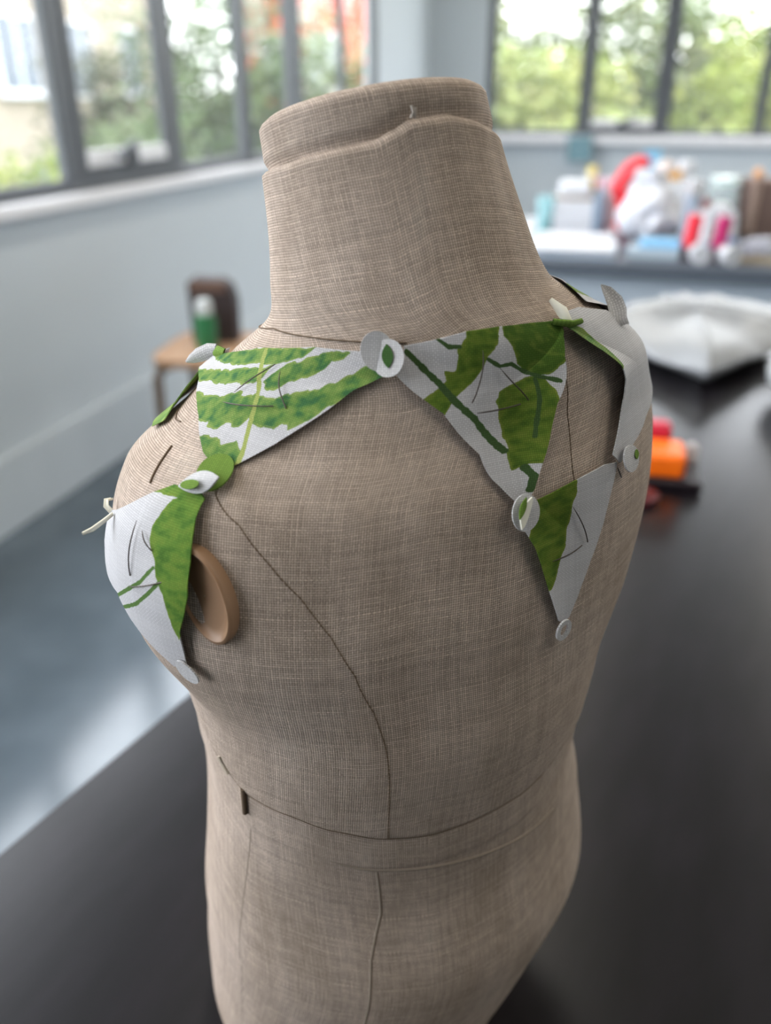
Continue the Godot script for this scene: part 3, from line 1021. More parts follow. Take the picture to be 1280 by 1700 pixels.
func build_form() -> void:
	var maps := linen_maps(1024, 128, 11)
	linen = mat(Color(1.0, 0.985, 0.985), 0.92, 0.0, 0.25)
	linen.albedo_texture = maps[0]
	linen.normal_enabled = true
	linen.normal_texture = maps[1]
	linen.normal_scale = 0.8
	linen.vertex_color_use_as_albedo = true
	var seam_m := mat(Color(0.42, 0.35, 0.28), 0.9)
	var linen_plain := mat(Color(0.60, 0.545, 0.49), 0.92)
	var pale_m := mat(Color(0.72, 0.67, 0.60), 0.9)
	var f := form_thing("dress_form", "half-scale linen covered dress form seen from behind on the dark worktable", "dress form")
	var skinlow := func(_t: float) -> float: return FORM_LOW
	# neck cap: rounded over at the top
	var cap := cover(func(_t: float) -> float: return FORM_TOP, func(_t: float) -> float: return 0.024, 22, 160,
		func(fr: float, th: float) -> float: return -0.0022 * pow(1.0 - minf(fr / 0.10, 1.0), 2.0) - 0.0002 - 0.0011 * smoothstep(-0.0030, 0.0004, lerpf(FORM_TOP, 0.024, fr) - seam_at(NECK_EDGE, th)), 5)
	# close the top with a slightly domed disc
	var rim := PackedVector3Array()
	for k in 161: rim.append(skin(-180.0 + 360.0 * k / 160, FORM_TOP, -0.0026))
	var mid := Vector3.ZERO
	for k in 160: mid += rim[k]
	mid /= 160.0
	var rows := []
	var uvs := []
	var cols := []
	for r in 7:
		var t := r / 6.0
		var row := PackedVector3Array()
		var u := PackedVector2Array()
		var cc := PackedColorArray()
		for k in 161:
			var p := mid.lerp(rim[k], t) + Vector3(0, 0.0008 * (1.0 - t * t), 0)
			row.append(p)
			u.append(Vector2(p.x, p.z) / 0.086)
			cc.append(Color(0.93, 0.92, 0.91))
		rows.append(row); uvs.append(u); cols.append(cc)
	cap.grid(rows, uvs, true, mid - Vector3(0, 0.05, 0), [], cols)
	obj("neck_cap", cap, linen, f)
	# torso cover: its top edge is folded in over the cap, its lower edge ends at the waist seam
	var neck_edge := NECK_EDGE
	var waist := WAIST
	var torso := cover(func(th: float) -> float: return seam_at(neck_edge, th), func(th: float) -> float: return seam_at(waist, th) + 0.0006, 230, 240,
		func(fr: float, _t: float) -> float: return 0.0026 * (1.0 - pow(1.0 - minf(fr / 0.010, 1.0), 2.0)) - 0.0016 - 0.0002 - 0.0009 * pow(maxf(0.0, (fr - 0.985) / 0.015), 2.0), 6)
	obj("torso_cover", torso, linen, f)
	var hip := cover(func(th: float) -> float: return seam_at(waist, th) - 0.0004, skinlow, 110, 240,
		func(fr: float, _t: float) -> float: return 0.0007 * minf(fr / 0.02, 1.0) * (1.0 - smoothstep(0.10, 0.12, fr)) - 0.0006 - 0.003 * pow(maxf(0.0, (fr - 0.97) / 0.03), 2.0), 7)
	obj("hip_cover", hip, linen, f)
	var base := MB.new()
	var out := PackedVector2Array()
	for k in 72:
		var p := skin(k * 5.0, FORM_LOW, -0.004)
		out.append(Vector2(p.x, p.z))
	base.prism(out, 0.004)
	obj("base_board", base, seam_m, f)
	# sewing
	var s1 := [56.5, 86.0, 54.4, 87.7, 45.2, 93.1, 36.6, 102.0, 29.8, 110.6, 24.2, 121.6, 20.2, 133.9, 18.6, 146.7, 19.1, 162.2, 19.3, 176.2, 19.4, 198.0]
	obj("princess_seam", sewn(s1, 0.00065, 0.0002, 0.0), seam_m, f)
	obj("princess_stitch", sewn(s1, 0.00082, 0.0002, 0.0016), seam_m, f)
	obj("princess_seam", sewn([-14.0, 66.0, -14.4, 75.2, -15.2, 81.3, -16.8, 91.9, -19.0, 110.0], 0.0008, 0.00016, 0.0), seam_m, f)
	var wl := []
	for k in 49:
		var th := -96.0 + 4.0 * k
		wl.append_array([th, seam_at(waist, th) * 1000.0])
	obj("waist_seam", sewn(wl, 0.0002, 0.00030, 0.0), seam_m, f)
	obj("hip_seam", sewn([22.7, 214.4, 21.7, 234.8, 24.9, 253.3, 26.5, 277.0, 27.0, 318.0], -0.0010, 0.0006, 0.0), linen_plain, f)
	obj("hip_seam", sewn([22.3, 215.4, 21.3, 234.8, 24.5, 253.3, 26.1, 277.0, 26.6, 318.0], -0.0007, 0.0002, 0.0), seam_m, f)
	obj("side_seam", sewn([63.5, 199.3, 64.9, 221.6, 66.4, 238.6, 67.8, 255.1, 68.0, 310.0], -0.0010, 0.00055, 0.0), linen_plain, f)
	obj("shoulder_seam", sewn([83.5, 82.3, 80.3, 85.7, 77.1, 88.8], 0.0011, 0.0003, 0.0), seam_m, f)
	obj("shoulder_seam", sewn([101.5, 79.0, 95.0, 79.6, 91.0, 79.0], 0.0010, 0.0002, 0.0), seam_m, f)
	obj("neck_seam", sewn([140.0, 62.0, 115.0, 59.0, 88.6, 55.0, 64.4, 54.3, 47.2, 54.1, 30.0, 54.0], 0.0010, 0.00022, 0.0), seam_m, f)
	# tape round the waist: a faint lower edge, its dark end bar and a small pale bead
	obj("waist_tape_edge", sewn([71.5, 196.7, 59.2, 200.9, 40.6, 206.0, 26.8, 212.3, 12.3, 216.3, -3.3, 220.2, -19.3, 222.6, -34.0, 222.0], -0.0008, 0.00075, 0.0), linen_plain, f)
	obj("tape_end", sewn([63.5, 185.5, 63.9, 190.0, 64.2, 196.5], 0.0006, 0.0009, 0.0), seam_m, f)
	obj("tape_bead", sewn([73.2, 178.2, 72.2, 180.2, 69.5, 183.0], 0.0008, 0.0009, 0.0), pale_m, f)
	# a loose thread on the neck seam
	var fl := MB.new()
	var e := skin(8.0, 0.0102, 0.001)
	fl.tube([e, e + Vector3(0.0003, 0.0012, 0.0006), e + Vector3(-0.0001, 0.0026, 0.0003)], 0.00035, 6)
	fl.tube([e + Vector3(0.001, 0, 0), e + Vector3(0.0007, 0.0010, 0.0008), e + Vector3(0.0009, 0.0022, 0.0003)], 0.0003, 6)
	obj("loose_thread", fl, mat(Color(0.74, 0.70, 0.66), 0.9), f)
	# oval wooden armhole plate: bevelled rim and a sunken face
	var plate_m := mat(Color(0.60, 0.47, 0.36), 0.42)
	var fr := skin_frame(50.4, 0.1108, 0.0011)
	fr.basis = fr.basis * Basis(Vector3(0, 0, 1), deg_to_rad(21)) * Basis(Vector3(0, 1, 0), deg_to_rad(-13))
	var ax := Transform3D(Basis(fr.basis.x, fr.basis.z, -fr.basis.y), fr.origin)
	var pm := MB.new()
	pm.lathe([[0.0102, -0.006], [0.0106, 0.0004], [0.0103, 0.0011], [0.0096, 0.0014], [0.0089, 0.0010], [0.0083, 0.0004], [0.0070, 0.0002], [0.0002, 0.0002]], 48, ax, 0.72, 1.27)
	obj("armhole_plate", pm, plate_m, f)

# ------------------------------------------------------------------ printed cotton triangles and pins
func print_mat(tex: Texture2D, weave: Texture2D) -> StandardMaterial3D:
	var m := mat(Color(0.96, 0.96, 0.97), 0.85, 0.0, 0.25)
	m.albedo_texture = tex
	m.detail_enabled = true
	m.detail_albedo = weave
	m.detail_blend_mode = BaseMaterial3D.BLEND_MODE_MUL
	m.detail_uv_layer = BaseMaterial3D.DETAIL_UV_2
	return m

func cloth(parent: Node3D, called: String, outline: Array, mid_lift: float, shapes: Array, tone: Array, sd: int, weave: Texture2D) -> void:
	var r := printed(outline, shapes, tone, sd)
	var p: Print = r[0]
	obj(called, cloth_piece(outline, mid_lift, p, 0.0176), print_mat(r[1], weave), parent)

func pin(label: String, pts: Array, bent := 0.0006, lift := 0.0026) -> void:
	var t := form_thing("dressmaking_pin", label, "pin", "pins holding the fabric triangles")
	var path := []
	for k in 7:
		var s := k / 6.0
		path.append(skin(lerpf(pts[0], pts[2], s), lerpf(pts[1], pts[3], s) * 0.001, lift + bent * sin(PI * s)))
	var m := MB.new()
	m.tube(path, [0.00007, 0.00016, 0.00018, 0.00018, 0.00018, 0.00018, 0.00018], 6)
	obj("shaft", m, pin_mat, t)

var pin_mat := StandardMaterial3D.new()

func build_fabric() -> void:
	pin_mat.albedo_color = Color(0.30, 0.27, 0.25); pin_mat.metallic = 0.7; pin_mat.roughness = 0.4
	var weave := cotton_map(256, 32, 0.74)
	var white := Color(0.90, 0.895, 0.89)
	var cool := [white, Color(0.47, 0.62, 0.31), Color(0.26, 0.47, 0.30), Color(0.71, 0.76, 0.42), Color(0.36, 0.50, 0.27)]
	var warm := [white, Color(0.44, 0.55, 0.20), Color(0.33, 0.46, 0.17), Color(0.60, 0.64, 0.28), Color(0.31, 0.42, 0.24)]
	var plain := mat(white, 0.85, 0.0, 0.25)
	plain.albedo_texture = weave
	var leafy := mat(Color(0.50, 0.63, 0.28), 0.85, 0.0, 0.25)
	leafy.albedo_texture = weave
	var deep := mat(Color(0.30, 0.45, 0.24), 0.85, 0.0, 0.25)
	deep.albedo_texture = weave
	var fray := mat(Color(0.93, 0.92, 0.86), 0.9)

	# upper left triangle
	var a := form_thing("fabric_triangle", "upper left cotton triangle printed with long horizontal scalloped green leaves", "fabric piece")
	cloth(a, "panel", [113.0, 66.8, 5, 86, 59.2, 2, 60.8, 56.1, 2, 43.7, 56.1, 2, 35.5, 58, 2, 33.5, 61, 2.5, 39.6, 64.2, 3.4, 44.6, 70.3, 3.6, 50.1, 76.4, 3.4, 56.7, 81.9, 2.4, 60.2, 82.6, 2, 68.9, 80.5, 2.2, 82.4, 75.1, 2.6, 100, 70.0, 4.6, 108, 69.2, 6.0], 1.6, [
		["leaf", 1, [112.9, 66.5, 95.6, 61.3, 79.5, 58.1, 59.5, 56.0, 62.7, 58.7, 66.7, 60.2, 72.4, 61.5, 80.9, 62.2, 86.3, 63.4, 98.6, 65.7], 10.0],
		["leaf", 1, [113.9, 70.5, 93.2, 66.3, 83.2, 63.7, 73.6, 62.3, 70.5, 61, 70.6, 61.9, 70.8, 64.1, 72.3, 65.8, 78.1, 66.7, 84.2, 68.1, 92.5, 69, 111, 73], 14.0],
		["leaf", 1, [69, 65.2, 68.6, 63.4, 66.2, 60.5, 61.3, 59.2, 56, 56.8, 51.8, 56.1, 47, 56.7, 48.1, 57.8, 51.7, 58.6, 52, 60.1, 54.2, 62, 58.2, 63.3, 60.5, 64.2, 62.3, 66.1, 65.8, 66.3], 14.0],
		["leaf", 1, [98.1, 72.6, 89.2, 71.2, 80.2, 70, 75.7, 67.9, 72.2, 68.7, 67.3, 68, 60.6, 67.6, 57.9, 66.5, 53.9, 65.5, 52.3, 64.8, 48.7, 64.9, 46.9, 63.4, 44.7, 62.2, 42.1, 60.9, 39.7, 59.1, 35.3, 59.3, 33, 62, 43.5, 68.6, 49.6, 73.4, 52.9, 72.3, 53.7, 73.6, 55.8, 73.8, 60.2, 73.6, 64.2, 72.6, 64.9, 74.6, 69.8, 74.5, 72, 76.1, 75.8, 76.2, 76.7, 75.3, 82.7, 76.1], 16.0],
		["leaf", 1, [78.6, 77.8, 71.4, 77.5, 65.5, 78.2, 61.5, 77.6, 57.6, 78.7, 55.5, 80.8, 57.1, 83.0, 68.8, 82.6], 14.0],
		["stroke", 3, [82.3, 58.1, 68.8, 66.4, 62.1, 73.2, 58.3, 77.6, 55.9, 80.9], 0.0013]], cool, 41, weave)
	var fa := skin_frame(38.4, 0.0552, 0.0042)
	fa.basis = fa.basis * Basis.from_euler(Vector3(0.12, 0.22, 0))
	obj("button_tab", oval(fa, 0.0041, 0.0048, 0.25, Vector2.ZERO, 0.06), plain, a).set_meta("label", "plain white round tab end")
	# its lower knot: green loop, white and green pointed end laid through it
	var fk := skin_frame(59.0, 0.0826, 0.0040)
	fk.basis = fk.basis * Basis.from_euler(Vector3(-0.1, 0.1, 0))
	obj("loop_tab", oval(fk, 0.0045, 0.0056, -0.1, Vector2.ZERO, -0.10), leafy, a).set_meta("label", "rounded green tab end")

	# left lower triangle over the arm
	var d := form_thing("fabric_triangle", "lower left white cotton triangle with one big green leaf, hanging over the armhole plate", "fabric piece")
	cloth(d, "panel", [91.5, 102, 2.5, 72.7, 89.6, 2.2, 67.7, 86.8, 2.4, 59.5, 86.4, 2.6, 55.8, 87.8, 3.2, 54.2, 92.9, 4.2, 52.4, 100.9, 5.0, 52.0, 109.1, 5.4, 53.6, 115.4, 5.0, 55.9, 120.4, 4.0, 56.6, 123, 3.4, 57.0, 128.0, 2.8, 58.0, 133.0, 2.5, 62.8, 134.5, 2.5, 69.9, 129.8, 3, 75.7, 125.2, 3.5, 81.5, 119.9, 4, 92.8, 122.2, 4, 92.5, 112.4, 3.4], 4.0, [
		["leaf", 1, [64.2, 88.8, 55.0, 87.0, 52.5, 92.8, 51.0, 100.9, 50.5, 109, 52.0, 115.8, 54.6, 119.8, 57.1, 123.4, 58.1, 119.2, 58.6, 113.1, 60, 109.1, 61.6, 106.1, 63, 102.3, 65.8, 98.9, 66.5, 95.5, 65.4, 92.6, 64.5, 90.6], 8.0],
		["leaf", 1, [73.1, 89.3, 68.2, 85.6, 62.7, 84.7, 56, 87.1, 61.2, 89.2, 63.5, 88.4, 67.1, 88.6], 6.0],
		["stroke", 4, [62.8, 104.7, 67.2, 110, 83.8, 122.8], 0.0011],
		["stroke", 4, [60.5, 107.9, 64.3, 112.1, 70.1, 117.5, 81.2, 124.6], 0.0011]], [white, Color(0.45, 0.60, 0.24), Color(0.33, 0.50, 0.20), Color(0.58, 0.66, 0.28), Color(0.40, 0.54, 0.28)], 42, weave)
	var fd := skin_frame(57.3, 0.1335, 0.0030)
	obj("tail_tab", oval(fd, 0.0040, 0.0024, deg_to_rad(-42), Vector2.ZERO, 0.05), plain, d).set_meta("label", "rounded white tail end")
	var fp := skin_frame(59.6, 0.0840, 0.0062)
	fp.basis = fp.basis * Basis.from_euler(Vector3(0.35, -0.15, 0))
	obj("pointed_end", oval(fp, 0.0064, 0.0028, deg_to_rad(16), Vector2.ZERO, -0.25, 0.0005, 0.0176, true), plain, d).set_meta("label", "white pointed end pulled through the green loop")
	var fg := skin_frame(60.9, 0.0844, 0.0071)
	fg.basis = fg.basis * Basis.from_euler(Vector3(0.35, -0.15, 0))
	obj("print_patch", oval(fg, 0.0030, 0.0012, deg_to_rad(10), Vector2.ZERO, -0.1, 0.0003), leafy, d).set_meta("label", "green printed patch on the pointed end")

	# middle triangle on the shoulder blade
	var b := form_thing("fabric_triangle", "middle cotton triangle with three broad dark green leaves, pointing down the back", "fabric piece")
	cloth(b, "panel", [31.0, 54.6, 2, 9.7, 51.7, 2, -1.5, 51.4, 2, -13.3, 51.6, 2, -25.2, 52.3, 2.6, -19.5, 55.4, 3.2, -14.5, 60.1, 4.0, -8.1, 71, 5.0, -7.3, 82.7, 4.4, -6.8, 91, 3.0, -5.9, 94.0, 2.4, -3.6, 93.6, 2.4, 4.1, 81, 2.8, 15.6, 70.4, 2.8, 31, 61.0, 2.4], 1.6, [
		["leaf", 1, [9.5, 51.0, -2.6, 50.4, 2.9, 55.1, 6.8, 58.1, 10.3, 63.5, 14, 67, 15.2, 71.6, 21.8, 67, 18.6, 64.5, 17.4, 62.9, 18.4, 60.7, 15.7, 60.6, 15.2, 55.3, 12.4, 53.8], 9.0],
		["leaf", 2, [-3.4, 50.8, -28.1, 51.5, -15, 60.3, -9.2, 63.8, -3.7, 64.2, -1.4, 60.8, -1.2, 56, -0.3, 53.6], 9.0],
		["leaf", 1, [-2.5, 64.3, 1, 65.8, 3.6, 67.1, 4, 69.3, 1.9, 74.1, 0.1, 78.8, -1.1, 83.3, -2.4, 86.1, -4.8, 85.2, -7.2, 85.5, -8.2, 80.6, -9.6, 71.7, -7.6, 66.6, -6.2, 64.5], 10.0],
		["stroke", 4, [30.3, 55.8, 19, 63.4, 13.7, 68.1, 7.8, 72.6, -0.4, 81.5], 0.0014],
		["stroke", 4, [20.4, 53, 17.9, 55, 14.5, 55.1], 0.0012],
		["stroke", 4, [6.8, 58.7, 3.7, 60.7, 0.4, 60.5, -2.2, 62.7, -5.6, 64.4, -9.8, 65.8], 0.0012],
		["stroke", 4, [-4.5, 85.9, -6.4, 88.2, -6.1, 91.2], 0.0016],
		["stroke", 4, [-4.5, 64.9, -4.8, 70.3, -5, 78.9], 0.0010]], warm, 43, weave)
	var fb := skin_frame(34.7, 0.0567, 0.0046)
	fb.basis = fb.basis * Basis.from_euler(Vector3(0, -0.3, 0))
	obj("slit_tab", oval(fb, 0.0041, 0.0046, 0.0, Vector2.ZERO, 0.05), plain, b).set_meta("label", "white round tab with a slit")
	var fs := skin_frame(35.0, 0.0560, 0.0053)
	fs.basis = fs.basis * Basis.from_euler(Vector3(0, -0.2, 0))
	obj("slit", oval(fs, 0.0029, 0.0014, PI * 0.5 + 0.1, Vector2.ZERO, 0.03, 0.0003, 0.0176, true), deep, b).set_meta("label", "green cloth showing in the slit")
	var fc := skin_frame(-4.6, 0.0960, 0.0042)
	obj("button_tab", oval(fc, 0.0042, 0.0050, 0.0, Vector2.ZERO, -0.05), plain, b).set_meta("label", "round white tab at the lower point")
	var fl := skin_frame(-4.2, 0.0955, 0.0054)
	fl.basis = fl.basis * Basis.from_euler(Vector3(0.1, 0.25, 0))
	obj("folded_end", oval(fl, 0.0044, 0.0017, PI * 0.5 - 0.45, Vector2.ZERO, -0.35, 0.0005, 0.0176, true), fray, b).set_meta("label", "folded white point pulled through the tab")
	var fm := skin_frame(-3.4, 0.0938, 0.0060)
	obj("print_patch", oval(fm, 0.0030, 0.0009, PI * 0.5 - 0.45, Vector2.ZERO, -0.1, 0.0003, 0.0176, true), leafy, b).set_meta("label", "green printed patch on the folded point")

	# right lower triangle
	var c := form_thing("fabric_triangle", "lower right cotton triangle, half green leaf and half white, ending in a small ring", "fabric piece")
	cloth(c, "panel", [-7.4, 94.7, 2, -15.9, 92, 2.8, -24.0, 90.6, 2.6, -28.6, 91.4, 2.2, -28.0, 94.2, 2.2, -25.3, 102.6, 2.2, -23.2, 111.8, 2.2, -21.7, 117.2, 2.2, -19.5, 126, 2.2, -17.8, 131.8, 2.2, -16.4, 133.2, 2.2, -14.8, 131.6, 2.4, -11, 121.2, 3.4, -7, 106.9, 3.8, -5.3, 101.7, 3.0], 1.7, [
		["leaf", 1, [-6.6, 94.0, -16.1, 90.5, -16.2, 95.5, -15.3, 100.5, -14.5, 104.4, -14.4, 109.5, -13.3, 113.7, -12.4, 118, -11.3, 120.2, -9.3, 120.5, -5.0, 106.7, -6.3, 101.3], 7.0]], warm, 44, weave)
	var fr := skin_frame(-15.7, 0.1345, 0.0030)
	obj("ring_loop", oval(fr, 0.0027, 0.0033, -0.35, Vector2(0.0013, 0.0018), 0.0, 0.0006), plain, c).set_meta("label", "small white ring end")

	# right shoulder triangle, its near edge standing off the form
	var g := form_thing("fabric_triangle", "white cotton triangle with a green edge curving over the right shoulder", "fabric piece")
	cloth(g, "panel", [-22.8, 52.4, 4, -24.0, 55.4, 5, -27.0, 60.4, 6, -29.6, 65.5, 6, -29.8, 69.4, 5.6, -29.0, 74.2, 5.2, -26.6, 81.5, 5, -25.2, 88.1, 4.2, -29, 91.5, 3, -36, 89, 2, -46, 84, 2, -62, 80, 2, -72, 71, 2, -72, 62, 2.6, -60, 55, 3, -42, 51, 3.5, -29, 50.6, 4], 2.2, [
		["leaf", 1, [-21.0, 51.6, -24.6, 51.4, -29.8, 55.2, -32.2, 60.6, -31.4, 66.2, -28.0, 66.4, -24.6, 60.8, -22.0, 55.6], 6.0]], [white, Color(0.50, 0.62, 0.33), Color(0.36, 0.52, 0.28), Color(0.64, 0.68, 0.34), Color(0.3, 0.42, 0.2)], 45, weave)
	var ft := skin_frame(-30.6, 0.0905, 0.0046)
	obj("button_tab", oval(ft, 0.0036, 0.0039, 0.0, Vector2.ZERO, -0.05), plain, g).set_meta("label", "round white tab with a green fleck")
	var fe := skin_frame(-32.0, 0.0897, 0.0053)
	obj("print_fleck", oval(fe, 0.0014, 0.0009, PI * 0.5 - 0.2, Vector2.ZERO, 0.0, 0.0003, 0.0176, true), leafy, g).set_meta("label", "green fleck of the print")
	# knot where it meets the middle triangle
	obj("knot_flap", strip([skin(-31.2, 0.0475, 0.004), skin(-28.4, 0.0500, 0.005), skin(-25.8, 0.0522, 0.0045), skin(-24.0, 0.0534, 0.003)], Vector3(0.4, 0.9, 0.1), [0.0012, 0.0030, 0.0024, 0.0014]), fray, g).set_meta("label", "pale twisted flap at the knot")
	obj("knot_end", strip([skin(-21.0, 0.0520, 0.003), skin(-25.0, 0.0528, 0.0052), skin(-29.5, 0.0528, 0.0052), skin(-33.0, 0.0538, 0.003)], Vector3(0.2, 0.6, 0.6), [0.0020, 0.0026, 0.0022, 0.0012]), leafy, g).set_meta("label", "green twisted end at the knot")

	# far pieces over the front of the shoulders
	var h := form_thing("fabric_triangle", "pale cotton piece behind the right shoulder with a curled pointed tip", "fabric piece")
	cloth(h, "panel", [-52, 51, 4, -64, 54.2, 4.5, -73, 57.0, 4.5, -78, 62, 4, -88, 68, 3, -105, 66, 2, -118, 58, 2, -112, 50, 2, -90, 48, 2.5, -68, 47.5, 3], 2.0, [
		["leaf", 1, [-60, 46, -75, 50, -88, 56, -84, 58, -70, 53, -58, 49], 6.0]], [white, Color(0.55, 0.65, 0.36), Color(0.45, 0.58, 0.3), Color(0.66, 0.70, 0.38), Color(0.3, 0.42, 0.2)], 46, weave)
	obj("curled_tip", strip([skin(-56.0, 0.0595, 0.0030), skin(-58.0, 0.0575, 0.0040), skin(-62.0, 0.0555, 0.0058), skin(-66.0, 0.0530, 0.0085), skin(-70.0, 0.0505, 0.0110), skin(-72.0, 0.0492, 0.0118)], Vector3(0.8, 0.2, 0.5), [0.0040, 0.0046, 0.0050, 0.0046, 0.0028, 0.0004]), plain, h).set_meta("label", "white curled pointed tip")
	var e := form_thing("fabric_triangle", "green cotton piece seen edge on in front of the left shoulder", "fabric piece")
	cloth(e, "panel", [113, 67.2, 5.0, 110.0, 71.0, 5.0, 104.1, 74.8, 4.4, 100.4, 77.7, 4.0, 97, 80.4, 3.2, 101, 83, 3, 112, 84, 2.5, 126, 80, 2.5, 130, 72, 3, 122, 67, 3.5], 2.6, [
		["leaf", 1, [111.0, 70.0, 104.1, 73.0, 100.4, 75.7, 96, 79, 90, 81, 92, 92, 108, 94, 116, 84, 116, 76], 6.0]], [white, Color(0.55, 0.68, 0.35), Color(0.42, 0.58, 0.3), Color(0.70, 0.76, 0.44), Color(0.36, 0.5, 0.27)], 47, weave)
	obj("folded_tab", strip([skin(116.0, 0.0697, 0.0112), skin(115.5, 0.0688, 0.0104), skin(115.0, 0.0675, 0.0092), skin(114.0, 0.0660, 0.0074), skin(112.0, 0.0650, 0.0055)], Vector3(0.3, 0.9, 0.2), [0.0006, 0.0026, 0.0042, 0.0044, 0.0030]), plain, e).set_meta("label", "white folded tab standing up at the shoulder")
	obj("knot_end", strip([skin(111.0, 0.0660, 0.0050), skin(107.0, 0.0645, 0.0050), skin(103.0, 0.0640, 0.0032)], Vector3(0.1, 0.9, 0.2), [0.0022, 0.0034, 0.0024]), leafy, e).set_meta("label", "yellow green twisted end")
	var w := form_thing("fabric_strip", "narrow cream twisted strip sticking out beyond the left arm", "fabric piece")
	obj("twisted_end", strip([skin(87.0, 0.1000, 0.0030), skin(86.0, 0.1010, 0.0055), skin(85.0, 0.1020, 0.0085), skin(84.5, 0.1022, 0.0112)], Vector3(0.1, 0.9, 0.4), [0.0010, 0.0013, 0.0015, 0.0007], 0.0006), fray, w)
	obj("small_loop", strip([skin(90.0, 0.1015, 0.0025), skin(90.5, 0.1000, 0.0040), skin(91.5, 0.0988, 0.0040), skin(92.0, 0.0990, 0.0024)], Vector3(0.9, 0.1, 0.4), [0.0014, 0.0015, 0.0014, 0.0012], 0.0005), fray, w)

	pin("steel pin slanting up to the right in the upper left fabric triangle", [76.5, 68.3, 69.7, 60.8])
	pin("steel pin lying level in the upper left fabric triangle", [77.8, 70.8, 58.8, 69.1])
	pin("steel pin standing upright in the upper left fabric triangle", [65.7, 61.8, 54.6, 69.2])
	pin("steel pin standing nearly upright in the middle fabric triangle", [8.4, 56.2, 9.9, 68.6])
	pin("steel pin slanting down to the right in the middle fabric triangle", [4.1, 60.9, -2.5, 69.8])
	pin("steel pin lying nearly level in the middle fabric triangle", [8.0, 71.2, -0.9, 70.5])
	pin("steel pin slanting down through the white half of the lower right triangle", [-15.2, 98.8, -19.5, 110.5])
	pin("steel pin crossing from green to white in the lower right triangle", [-11.2, 112.5, -18.0, 110.8])
	pin("short steel pin stuck in the linen under the round tab with a green fleck", [-28.3, 92.5, -29.7, 95.8], 0.0)
	pin("long brown pin upright in the white part of the lower left triangle", [71.7, 95.3, 71.2, 109.8], 0.0006, 0.0042)
	pin("short pin beside the green leaf of the lower left triangle", [68.7, 96.9, 63.9, 100.7], 0.0006, 0.0042)
	pin("pin lying across the two green stems of the lower left triangle", [72.1, 113.3, 58.2, 106.9], 0.0006, 0.0042)

# ------------------------------------------------------------------ things on the tables
func turned(called: String, label: String, category: String, at: Vector3, profile: Array, m: Material, part := "body", seg := 24, group := "") -> Node3D:
	var t := thing(called, label, category, at, 0.0, group)
	var b := MB.new()
	b.lathe(profile, seg)
	obj(part, b, m, t)
	return t

func part_turned(t: Node3D, part: String, profile: Array, m: Material, at := Vector3.ZERO) -> void:
	var b := MB.new()
	b.lathe(profile, 24, Transform3D(Basis.IDENTITY, at))
	obj(part, b, m, t)

